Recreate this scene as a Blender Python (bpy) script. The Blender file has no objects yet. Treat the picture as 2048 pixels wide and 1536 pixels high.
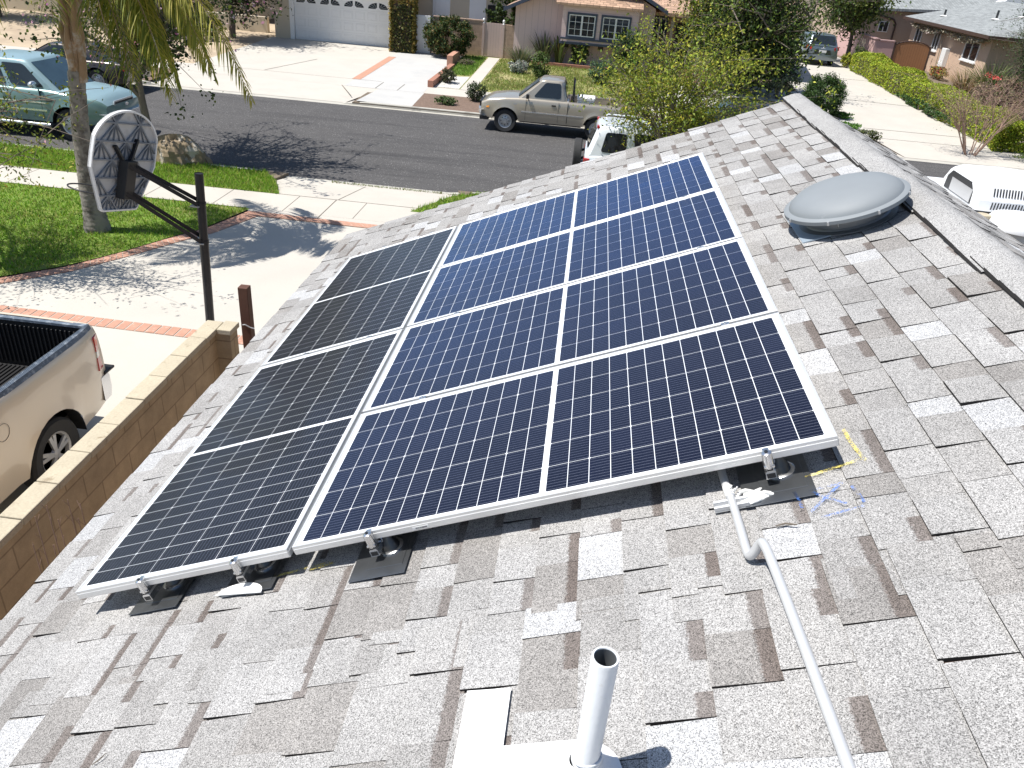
import bpy, math, random
import numpy as np
from mathutils import Vector, Matrix

random.seed(11)
rng = np.random.default_rng(11)
scene = bpy.context.scene
COL = scene.collection
PI = math.pi
rad = math.radians

# ------------------------------------------------------------------ camera, sky, sun, exposure
cd = bpy.data.cameras.new("camera"); cam = bpy.data.objects.new("camera", cd); COL.objects.link(cam)
cd.sensor_fit = 'HORIZONTAL'; cd.sensor_width = 36.0; cd.lens = 27.84
cd.clip_start = 0.05; cd.clip_end = 2000
R_, D_, F_ = (.99204, .10129, .07475), (.11463, -.48135, -.86900), (-.05204, .87066, -.48913)
cam.matrix_world = Matrix(((R_[0], -D_[0], -F_[0], 0.92943), (R_[1], -D_[1], -F_[1], -2.26769),
                           (R_[2], -D_[2], -F_[2], 5.50280), (0, 0, 0, 1)))
scene.camera = cam
SUN_AZ, SUN_EL = -102.0, 62.5          # azimuth from +Y towards +X
w = bpy.data.worlds.new("World"); scene.world = w; w.use_nodes = True
nt = w.node_tree
bg = nt.nodes["Background"]; bg.inputs[1].default_value = 0.086
sky = nt.nodes.new("ShaderNodeTexSky"); sky.sky_type = 'NISHITA'; sky.sun_disc = False
sky.sun_elevation = rad(SUN_EL); sky.sun_rotation = rad(SUN_AZ); sky.air_density = 1.0; sky.dust_density = 0.6
sky.ozone_density = 1.5
nt.links.new(sky.outputs[0], bg.inputs[0])
sl = bpy.data.lights.new("sun", 'SUN'); sl.energy = 4.7; sl.angle = rad(0.5); sl.color = (1.0, .965, .91)
so = bpy.data.objects.new("sun", sl); COL.objects.link(so)
sd = Vector((math.sin(rad(SUN_AZ)) * math.cos(rad(SUN_EL)), math.cos(rad(SUN_AZ)) * math.cos(rad(SUN_EL)), math.sin(rad(SUN_EL))))
so.rotation_euler = sd.to_track_quat('Z', 'Y').to_euler(); so.location = sd * 50
scene.view_settings.view_transform = 'Standard'; scene.view_settings.look = 'None'
scene.view_settings.exposure = 0.50; scene.view_settings.gamma = 1.0

# ------------------------------------------------------------------ roof frame: v up the slope, u along the ridge, n off the panels
TH = rad(22.6); CT, ST = math.cos(TH), math.sin(TH)
ROOF_N = -0.14
def RP(v, u, n=0.0):
    return (v * CT - n * ST, u, 3.4 + v * ST + n * CT)
ROOF_ROT = (0, -TH, 0)

# ------------------------------------------------------------------ materials
def lerp(a, b, t): return a + (b - a) * t
def new_mat(name):
    m = bpy.data.materials.new(name); m.use_nodes = True
    return m, m.node_tree, m.node_tree.nodes["Principled BSDF"]
def nd(nt, typ, **kw):
    n = nt.nodes.new(typ)
    for k, v in kw.items():
        if k.startswith('i_'): n.inputs[int(k[2:])].default_value = v
        else: setattr(n, k, v)
    return n
def c4(c): return (c[0], c[1], c[2], 1.0)
def coords(nt, world=False, scale=None):
    if world: o = nd(nt, "ShaderNodeNewGeometry").outputs['Position']
    else: o = nd(nt, "ShaderNodeTexCoord").outputs['Object']
    if scale:
        mp = nd(nt, "ShaderNodeMapping"); mp.inputs['Scale'].default_value = scale
        nt.links.new(o, mp.inputs['Vector']); o = mp.outputs[0]
    return o
def noise(nt, vec, scale, detail=4, rough=.55, w=None):
    n = nd(nt, "ShaderNodeTexNoise"); n.inputs['Scale'].default_value = scale
    n.inputs['Detail'].default_value = detail; n.inputs['Roughness'].default_value = rough
    nt.links.new(vec, n.inputs['Vector']); return n.outputs[0]
def ramp(nt, fac, stops, interp='LINEAR'):
    r = nd(nt, "ShaderNodeValToRGB"); r.color_ramp.interpolation = interp
    e = r.color_ramp.elements
    while len(e) < len(stops): e.new(0.5)
    for el, (p, c) in zip(e, stops):
        el.position = p; el.color = c4(c) if not isinstance(c, (int, float)) else (c, c, c, 1)
    nt.links.new(fac, r.inputs[0]); return r.outputs[0]
def mix(nt, a, b, fac, mode='MIX'):
    m = nd(nt, "ShaderNodeMix", data_type='RGBA', blend_type=mode)
    for sock, val in ((m.inputs[0], fac), (m.inputs[6], a), (m.inputs[7], b)):
        if hasattr(val, 'is_output') or isinstance(val, bpy.types.NodeSocket): nt.links.new(val, sock)
        elif isinstance(val, (int, float)): sock.default_value = val if sock.type == 'VALUE' else (val, val, val, 1)
        else: sock.default_value = c4(val)
    return m.outputs[2]
def math_n(nt, op, a, b=None, clamp=False):
    m = nd(nt, "ShaderNodeMath", operation=op); m.use_clamp = clamp
    for i, v in enumerate((a, b)):
        if v is None: continue
        if isinstance(v, (int, float)): m.inputs[i].default_value = v
        else: nt.links.new(v, m.inputs[i])
    return m.outputs[0]
def bump(nt, b, h, strength=.3, dist=.01):
    n = nd(nt, "ShaderNodeBump"); n.inputs['Strength'].default_value = strength; n.inputs['Distance'].default_value = dist
    nt.links.new(h, n.inputs['Height']); nt.links.new(n.outputs[0], b.inputs['Normal'])
def mat(name, col, rough=.6, metal=0.0, var=.12, vs=3.0, bmp=0.0, bs=60.0, spec=.5, coat=0.0, world=False, col2=None, c2=(.45, .65), cs=1.2, grain=0.0, gs=200.0):
    """plain surface: base colour with a soft mottling, an optional second colour in patches, optional fine grain and bump"""
    m, nt, b = new_mat(name)
    v = coords(nt, world)
    base = mix(nt, tuple(x * (1 - var) for x in col), tuple(min(1, x * (1 + var)) for x in col), noise(nt, v, vs, 5))
    if col2: base = mix(nt, base, col2, ramp(nt, noise(nt, v, cs, 6, .65), [(c2[0], 0.0), (c2[1], 1.0)]))
    if grain: base = mix(nt, base, mix(nt, (1 - grain,) * 3, (1 + grain,) * 3, noise(nt, v, gs, 2)), 1.0, 'MULTIPLY')
    nt.links.new(base, b.inputs['Base Color'])
    b.inputs['Roughness'].default_value = rough; b.inputs['Metallic'].default_value = metal
    b.inputs['Specular IOR Level'].default_value = spec
    b.inputs['Coat Weight'].default_value = coat; b.inputs['Coat Roughness'].default_value = .06
    if bmp: bump(nt, b, noise(nt, v, bs, 3), bmp, .01)
    return m
def attr_mat(name, attr='Col', rough=.6, transl=.3, var=.2, spec=.35):
    m, nt, b = new_mat(name)
    a = nd(nt, "ShaderNodeAttribute", attribute_name=attr)
    base = mix(nt, a.outputs['Color'], mix(nt, (1 - var,) * 3, (1 + var,) * 3, noise(nt, coords(nt, True), 9, 2)), 1.0, 'MULTIPLY')
    nt.links.new(base, b.inputs['Base Color']); b.inputs['Roughness'].default_value = rough
    b.inputs['Specular IOR Level'].default_value = spec
    if transl:
        t = nd(nt, "ShaderNodeBsdfTranslucent"); nt.links.new(base, t.inputs[0])
        mx = nd(nt, "ShaderNodeMixShader"); mx.inputs[0].default_value = transl
        nt.links.new(b.outputs[0], mx.inputs[1]); nt.links.new(t.outputs[0], mx.inputs[2])
        nt.links.new(mx.outputs[0], nt.nodes['Material Output'].inputs[0])
    return m

def shingle_mat(name, tone_attr=True, flat=(.4, .39, .38)):
    m, nt, b = new_mat(name)
    v = coords(nt, True)
    vor = nd(nt, "ShaderNodeTexVoronoi"); vor.inputs['Scale'].default_value = 500.0; nt.links.new(v, vor.inputs['Vector'])
    sep = nd(nt, "ShaderNodeSeparateColor"); nt.links.new(vor.outputs['Color'], sep.inputs[0])
    vor2 = nd(nt, "ShaderNodeTexVoronoi"); vor2.inputs['Scale'].default_value = 290.0; nt.links.new(v, vor2.inputs['Vector'])
    sep2 = nd(nt, "ShaderNodeSeparateColor"); nt.links.new(vor2.outputs['Color'], sep2.inputs[0])
    g1 = ramp(nt, sep.outputs[0], [(0, .30), (.2, .52), (.34, .96), (.75, 1.08), (1, 1.5)])
    g2 = ramp(nt, sep2.outputs[1], [(0, .55), (.22, .93), (.8, 1.05), (1, 1.25)])
    gran = mix(nt, g1, g2, 1.0, 'MULTIPLY')
    if tone_attr:
        a = nd(nt, "ShaderNodeAttribute", attribute_name='tone')
        tone = a.outputs['Color']; flag = a.outputs['Alpha']
        uv = nd(nt, "ShaderNodeUVMap", uv_map='uv'); su = nd(nt, "ShaderNodeSeparateXYZ"); nt.links.new(uv.outputs[0], su.inputs[0])
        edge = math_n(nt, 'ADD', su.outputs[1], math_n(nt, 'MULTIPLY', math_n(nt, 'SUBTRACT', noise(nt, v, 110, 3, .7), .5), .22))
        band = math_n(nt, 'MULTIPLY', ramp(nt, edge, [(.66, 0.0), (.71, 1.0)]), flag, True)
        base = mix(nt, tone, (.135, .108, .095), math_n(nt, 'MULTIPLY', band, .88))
    else:
        base = flat
    wear = ramp(nt, noise(nt, v, 2.3, 6, .65), [(.3, .86), (.7, 1.1)])
    colr = mix(nt, mix(nt, base, gran, 1.0, 'MULTIPLY'), wear, 1.0, 'MULTIPLY')
    nt.links.new(colr, b.inputs['Base Color']); b.inputs['Roughness'].default_value = .9
    b.inputs['Specular IOR Level'].default_value = .2
    bump(nt, b, sep.outputs[1], .5, .0018)
    return m

def cell_mat(name):
    m, nt, b = new_mat(name)
    a = nd(nt, "ShaderNodeAttribute", attribute_name='tone')
    uv = nd(nt, "ShaderNodeUVMap", uv_map='uv'); su = nd(nt, "ShaderNodeSeparateXYZ"); nt.links.new(uv.outputs[0], su.inputs[0])
    f = math_n(nt, 'FRACT', math_n(nt, 'MULTIPLY', su.outputs[1], 9.0))
    line = math_n(nt, 'LESS_THAN', math_n(nt, 'ABSOLUTE', math_n(nt, 'SUBTRACT', f, .5)), .03)
    f2 = math_n(nt, 'FRACT', math_n(nt, 'MULTIPLY', su.outputs[0], 40.0))
    fing = math_n(nt, 'MULTIPLY', math_n(nt, 'LESS_THAN', f2, .12), .05)
    base = mix(nt, a.outputs['Color'], (.16, .2, .3), fing)
    base = mix(nt, base, (.20, .21, .26), line)
    nt.links.new(base, b.inputs['Base Color'])
    b.inputs['Roughness'].default_value = .35; b.inputs['Specular IOR Level'].default_value = .2
    b.inputs['Coat Weight'].default_value = .25; b.inputs['Coat Roughness'].default_value = .05; b.inputs['Coat IOR'].default_value = 1.3
    fr = nd(nt, "ShaderNodeFresnel"); fr.inputs[0].default_value = 1.42
    gl = nd(nt, "ShaderNodeBsdfAnisotropic"); gl.inputs['Roughness'].default_value = .10; gl.inputs['Color'].default_value = (.30, .50, 1.0, 1)
    dust = ramp(nt, noise(nt, coords(nt, True), 1.1, 4, .6), [(.3, .75), (.7, 1.15)])
    fac = math_n(nt, 'MULTIPLY', math_n(nt, 'MULTIPLY', math_n(nt, 'MULTIPLY', math_n(nt, 'POWER', fr.outputs[0], 1.5), dust), a.outputs['Alpha']), 2.9, True)
    mx = nd(nt, "ShaderNodeMixShader"); nt.links.new(fac, mx.inputs[0]); nt.links.new(b.outputs[0], mx.inputs[1]); nt.links.new(gl.outputs[0], mx.inputs[2])
    nt.links.new(mx.outputs[0], nt.nodes['Material Output'].inputs[0])
    return m

def block_mat(name, col, mortar, bw, bh, axis='x', ms=.012, var=.15, rough=.85, offset=.5):
    """block or brick courses laid along the world's x, y (walls) or on the ground"""
    m, nt, b = new_mat(name)
    p = nd(nt, "ShaderNodeNewGeometry").outputs['Position']
    s = nd(nt, "ShaderNodeSeparateXYZ"); nt.links.new(p, s.inputs[0])
    cx = nd(nt, "ShaderNodeCombineXYZ")
    a, bb = {'x': (0, 2), 'y': (1, 2), 'g': (0, 1), 'gy': (1, 0)}[axis]
    nt.links.new(s.outputs[a], cx.inputs[0]); nt.links.new(s.outputs[bb], cx.inputs[1])
    br = nd(nt, "ShaderNodeTexBrick"); br.offset = offset
    nt.links.new(cx.outputs[0], br.inputs['Vector'])
    br.inputs['Color1'].default_value = c4([x * (1 - var) for x in col]); br.inputs['Color2'].default_value = c4([min(1, x * (1 + var)) for x in col])
    br.inputs['Mortar'].default_value = c4(mortar); br.inputs['Scale'].default_value = 1.0
    br.inputs['Mortar Size'].default_value = ms; br.inputs['Brick Width'].default_value = bw; br.inputs['Row Height'].default_value = bh
    base = mix(nt, br.outputs['Color'], ramp(nt, noise(nt, p, 5, 6, .7), [(.3, .8), (.7, 1.15)]), 1.0, 'MULTIPLY')
    base = mix(nt, base, mix(nt, (.85,) * 3, (1.15,) * 3, noise(nt, p, 160, 2)), 1.0, 'MULTIPLY')
    nt.links.new(base, b.inputs['Base Color']); b.inputs['Roughness'].default_value = rough
    h = math_n(nt, 'SUBTRACT', 1.0, br.outputs['Fac'])
    bump(nt, b, h, .5, .01)
    return m

def stripe_mat(name, col, dark, axis, pitch, width=.06, rough=.7):
    """boards: thin grooves every pitch metres along a world axis"""
    m, nt, b = new_mat(name)
    p = nd(nt, "ShaderNodeNewGeometry").outputs['Position']
    s = nd(nt, "ShaderNodeSeparateXYZ"); nt.links.new(p, s.inputs[0])
    f = math_n(nt, 'FRACT', math_n(nt, 'DIVIDE', s.outputs[axis], pitch))
    g = math_n(nt, 'LESS_THAN', f, width)
    base = mix(nt, tuple(x * .93 for x in col), tuple(min(1, x * 1.06) for x in col), noise(nt, p, 3, 4))
    base = mix(nt, base, dark, g)
    nt.links.new(base, b.inputs['Base Color']); b.inputs['Roughness'].default_value = rough
    return m

def paint_mat(name, col, rough=.3, metal=.35, coat=.8, var=.05):
    return mat(name, col, rough=rough, metal=metal, coat=coat, var=var, vs=1.5)

M = {}
M['shingle'] = shingle_mat('roof_shingles')
M['ridge'] = shingle_mat('ridge_shingles', False, (.38, .374, .367))
M['asphalt_edge'] = mat('asphalt_edge', (.022, .02, .019), .9)
M['cell'] = cell_mat('solar_cell')
M['backsheet'] = mat('panel_backsheet', (.80, .82, .84), .35, var=.03, coat=.6)
M['alu'] = mat('anodised_aluminium', (.78, .78, .77), .38, .55, var=.04, vs=20)
M['alu_bright'] = mat('mill_aluminium', (.72, .72, .72), .22, .95, var=.06, vs=30)
M['flash'] = mat('flashing_metal', (.22, .23, .24), .34, .9, var=.25, vs=9)
M['dark_metal'] = mat('dark_cast_metal', (.10, .105, .11), .35, .9, var=.2, vs=20)
M['black'] = mat('black_plastic', (.018, .018, .02), .45, var=.2)
M['rubber'] = mat('tyre_rubber', (.03, .03, .031), .8, var=.25, vs=12, bmp=.2, bs=90)
M['dome'] = mat('vent_grey_paint', (.215, .235, .25), .62, .0, var=.07, vs=5, col2=(.27, .29, .31), c2=(.68, .74), cs=7)
M['neck'] = mat('vent_neck_metal', (.22, .235, .25), .4, .6, var=.15, vs=8)
M['blueflash'] = mat('vent_flashing', (.36, .43, .5), .45, .3, var=.1)
M['white_paint'] = mat('white_roof_paint', (.86, .86, .85), .5, var=.04, vs=8, bmp=.15, bs=40)
M['white_pipe'] = mat('white_painted_pipe', (.70, .725, .75), .42, var=.06, vs=10, bmp=.12, bs=50, col2=(.60, .60, .58), c2=(.62, .72), cs=14)
M['conduit'] = mat('grey_conduit', (.58, .59, .60), .35, .25, var=.08, vs=12)
M['sealant'] = mat('sealant', (.72, .72, .70), .55, var=.08, vs=40, bmp=.4, bs=60)
def chalk_mat(name, col):
    m, nt, b = new_mat(name)
    b.inputs['Base Color'].default_value = c4(col); b.inputs['Roughness'].default_value = .95
    v = coords(nt, True)
    f = ramp(nt, math_n(nt, 'ADD', math_n(nt, 'MULTIPLY', noise(nt, v, 220, 2), .7), math_n(nt, 'MULTIPLY', noise(nt, v, 30, 2), .5)), [(.54, 0.0), (.74, .8)])
    t = nd(nt, "ShaderNodeBsdfTransparent"); mx = nd(nt, "ShaderNodeMixShader")
    nt.links.new(f, mx.inputs[0]); nt.links.new(t.outputs[0], mx.inputs[1]); nt.links.new(b.outputs[0], mx.inputs[2])
    nt.links.new(mx.outputs[0], nt.nodes['Material Output'].inputs[0]); return m
M['chalk_blue'] = chalk_mat('blue_chalk', (.07, .2, .62)); M['chalk_yellow'] = chalk_mat('yellow_chalk', (.85, .7, .16))
M['concrete'] = mat('driveway_concrete', (.50, .468, .413), .85, var=.11, vs=.9, world=True, col2=(.47, .445, .405), c2=(.52, .8), cs=.35, grain=.12, gs=90)
M['concrete_new'] = mat('pale_new_concrete', (.48, .472, .45), .85, var=.07, vs=1.1, world=True, col2=(.40, .40, .395), c2=(.5, .75), cs=.5, grain=.08, gs=90)
M['sidewalk'] = mat('sidewalk_concrete', (.50, .465, .41), .88, var=.1, vs=1.2, world=True, col2=(.45, .415, .37), c2=(.55, .8), cs=.5, grain=.12, gs=110)
M['kerb'] = mat('kerb_concrete', (.44, .42, .37), .9, var=.18, vs=2, world=True, col2=(.24, .23, .2), c2=(.55, .75), cs=1.5, grain=.15, gs=80)
M['joint'] = mat('joint_dirt', (.17, .15, .12), .95)
def asphalt_mat():
    m, nt, b = new_mat('street_asphalt'); v = coords(nt, True)
    base = mix(nt, (.072, .069, .068), (.105, .101, .099), noise(nt, v, .5, 6, .6))
    streak = noise(nt, coords(nt, True, (.16, 1.6, 1)), 1.0, 5, .6)
    base = mix(nt, base, (.042, .041, .042), math_n(nt, 'MULTIPLY', ramp(nt, streak, [(.5, 0.0), (.72, 1.0)]), .7))
    pale = noise(nt, coords(nt, True, (.5, 2.2, 1)), 1.3, 5, .7)
    base = mix(nt, base, (.15, .145, .14), math_n(nt, 'MULTIPLY', ramp(nt, pale, [(.60, 0.0), (.72, 1.0)]), .5))
    sp = nd(nt, "ShaderNodeTexVoronoi"); sp.inputs['Scale'].default_value = 60; nt.links.new(v, sp.inputs['Vector'])
    se = nd(nt, "ShaderNodeSeparateColor"); nt.links.new(sp.outputs['Color'], se.inputs[0])
    base = mix(nt, base, ramp(nt, se.outputs[0], [(0, .7), (.8, 1.1), (.975, 1.2), (.985, 3.2)]), 1.0, 'MULTIPLY')
    nt.links.new(base, b.inputs['Base Color']); b.inputs['Roughness'].default_value = .85
    b.inputs['Specular IOR Level'].default_value = .3
    bump(nt, b, se.outputs[1], .3, .004); return m
M['asphalt'] = asphalt_mat()
M['dirt'] = mat('bare_dirt', (.46, .37, .26), .95, var=.18, vs=1.2, world=True, col2=(.36, .28, .2), cs=.7, grain=.2, gs=60)
M['soil'] = mat('garden_soil', (.16, .125, .09), .95, var=.3, vs=3, world=True, grain=.3, gs=40)
M['mulch'] = mat('mulch', (.17, .115, .085), .95, var=.4, vs=9, world=True, col2=(.33, .27, .22), c2=(.6, .7), cs=14, grain=.4, gs=50)
M['pebbles'] = mat('pale_gravel', (.55, .53, .49), .9, var=.3, vs=14, world=True, col2=(.27, .25, .22), c2=(.55, .63), cs=9, grain=.35, gs=45)
M['lawn'] = mat('lawn_turf', (.14, .22, .03), .95, var=.3, vs=2, world=True, col2=(.20, .19, .06), c2=(.5, .72), cs=1.1, grain=.3, gs=60)
M['lawn_dry'] = mat('dry_lawn_turf', (.20, .22, .06), .95, var=.3, vs=1.5, world=True, col2=(.36, .31, .15), c2=(.45, .62), cs=.9, grain=.3, gs=60)
M['brick_v'] = block_mat('brick_pavers', (.42, .2, .13), (.42, .38, .33), .115, 30, 'g', .010, .18, offset=0)
M['brick_red'] = mat('red_brick', (.36, .17, .115), .85, var=.2, vs=6, world=True, grain=.15, gs=60)
M['brick_pink'] = mat('faded_red_brick', (.47, .25, .17), .85, var=.15, vs=5, world=True, grain=.1, gs=60)
M['blockwall'] = block_mat('tan_block', (.42, .325, .205), (.28, .21, .13), .4, .2, 'y', .007, .05)
M['coping'] = mat('wall_coping', (.47, .41, .30), .9, var=.16, vs=6, world=True, col2=(.30, .24, .16), c2=(.6, .7), cs=7, grain=.2, gs=60, bmp=.4, bs=25)
M['pinkblock'] = block_mat('pink_tan_block', (.40, .28, .205), (.33, .235, .175), .4, .2, 'x', .008, .08)
M['redwood'] = mat('stained_post_wood', (.10, .042, .026), .7, var=.3, vs=12)
M['bark_palm'] = mat('palm_bark', (.27, .245, .215), .95, var=.25, vs=4, col2=(.11, .095, .08), cs=6, bmp=.5, bs=30)
M['bark'] = mat('grey_bark', (.15, .125, .10), .95, var=.3, vs=6, bmp=.4, bs=30)
M['bark_red'] = mat('reddish_twig_bark', (.30, .20, .15), .9, var=.3, vs=8)
M['boot'] = mat('palm_boot', (.32, .21, .12), .8, var=.3, vs=5, col2=(.45, .40, .35), c2=(.5, .62), cs=4)
M['leaf'] = attr_mat('leaf')
M['frond'] = attr_mat('palm_leaflet', transl=.35)
M['grassblade'] = attr_mat('grass_blade', transl=.4, var=.3)
M['petal'] = attr_mat('petal', transl=.4)
M['rock'] = mat('boulder', (.25, .19, .12), .9, var=.45, vs=4, col2=(.46, .42, .36), c2=(.52, .60), cs=2.6, bmp=1.0, bs=7, grain=.2, gs=40)
M['stucco'] = mat('tan_stucco', (.48, .37, .29), .9, var=.05, vs=2, grain=.08, gs=70, world=True, bmp=.2, bs=90)
M['stucco_peach'] = mat('peach_stucco', (.58, .42, .31), .9, var=.05, vs=2, grain=.08, gs=70, world=True, bmp=.2, bs=90)
M['pinksiding'] = stripe_mat('pink_board_siding', (.70, .54, .51), (.48, .36, .35), 0, .3, .05)
M['pinkwall'] = mat('pink_stucco', (.68, .52, .49), .85, var=.05, vs=2, world=True)
M['pinkhoriz'] = stripe_mat('pink_lap_siding', (.68, .52, .50), (.47, .36, .34), 2, .28, .04)
M['pinkfence'] = mat('pink_painted_block', (.52, .34, .32), .9, var=.08, vs=2, world=True)
M['navy'] = mat('navy_trim', (.05, .065, .10), .5, var=.1)
M['white'] = mat('white_painted', (.80, .80, .79), .45, var=.03)
M['door_white'] = mat('white_garage_door', (.78, .78, .77), .5, var=.03)
M['cream'] = mat('cream_plaster', (.56, .49, .38), .85, var=.05, world=True)
M['tile'] = block_mat('tan_roof_shingle', (.44, .29, .20), (.2, .13, .09), .3, .16, 'g', .012, .25)
M['grey_roof'] = block_mat('grey_roof_shingle', (.27, .285, .285), (.16, .17, .17), .32, .18, 'gy', .01, .18)
M['brown_roof'] = block_mat('brown_roof_shingle', (.25, .2, .16), (.12, .1, .08), .3, .16, 'g', .01, .2)
M['brown'] = mat('brown_trim', (.075, .045, .035), .5, var=.15)
M['gatewood'] = stripe_mat('cedar_boards', (.36, .175, .08), (.16, .075, .04), 0, .14, .06)
M['gatepink'] = stripe_mat('pale_pink_boards', (.55, .42, .37), (.36, .27, .24), 0, .13, .07)
M['lattice'] = mat('dry_vine', (.36, .31, .24), .95, var=.3, vs=12)
def glass_mat(name, col, rough=.04):
    m, nt, b = new_mat(name)
    base = mix(nt, col, tuple(x * 1.8 + .004 for x in col), noise(nt, coords(nt), 3, 3))
    nt.links.new(base, b.inputs['Base Color']); b.inputs['Roughness'].default_value = rough
    b.inputs['Specular IOR Level'].default_value = .7; return m
M['glass'] = glass_mat('dark_glass', (.012, .016, .02))
M['glass_blue'] = glass_mat('windscreen_glass', (.03, .055, .075))
M['chrome'] = mat('chrome', (.78, .79, .81), .2, .8, var=.03)
M['steel'] = mat('steel_rim', (.52, .52, .52), .35, .45, var=.1)
M['lamp_red'] = mat('red_lens', (.45, .012, .012), .15, var=.1, coat=.6)
M['lamp_amber'] = mat('amber_lens', (.75, .28, .03), .2, var=.1, coat=.6)
M['lamp_clear'] = mat('clear_lens', (.55, .57, .56), .12, .3, var=.1, coat=.6)
M['bedrail'] = mat('weathered_rail_cap', (.12, .15, .19), .5, var=.3, vs=9, col2=(.34, .38, .42), c2=(.5, .66), cs=16)
M['liner'] = mat('bed_liner', (.012, .012, .013), .55, var=.2)
M['p_cream'] = paint_mat('cream_car_paint', (.72, .62, .49), .3, .1)
M['p_teal'] = paint_mat('faded_teal_car_paint', (.15, .25, .24), .34, .2, .5, .08)
M['p_teal_top'] = mat('chalky_teal_hood', (.25, .37, .41), .42, .15, var=.1, vs=2.5, coat=.3, col2=(.07, .12, .13), c2=(.70, .74), cs=5)
M['p_tan'] = paint_mat('champagne_car_paint', (.46, .41, .33), .3, .45)
M['p_white'] = paint_mat('white_car_paint', (.72, .75, .78), .25, .05)
M['p_dark'] = paint_mat('dark_blue_car_paint', (.035, .04, .055), .22, .5, 1.0)
M['p_slate'] = paint_mat('slate_car_paint', (.17, .21, .24), .28, .5)
M['p_brown'] = paint_mat('dark_brown_car_paint', (.05, .04, .035), .3, .4)
M['rv_white'] = mat('rv_white', (.80, .81, .82), .4, var=.04, vs=3)
M['board'] = mat('backboard_plastic', (.52, .52, .52), .5, var=.16, vs=7, col2=(.30, .29, .28), c2=(.5, .75), cs=5)
M['board_rib'] = mat('backboard_rib', (.20, .22, .25), .5, var=.3, vs=9)
M['board_white'] = mat('backboard_edge', (.78, .78, .77), .45, var=.03)
M['pole'] = mat('black_pole_paint', (.022, .022, .025), .42, .2, var=.4, vs=14, col2=(.12, .12, .13), c2=(.7, .76), cs=22)
M['number'] = mat('black_number_paint', (.05, .05, .05), .8)

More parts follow.
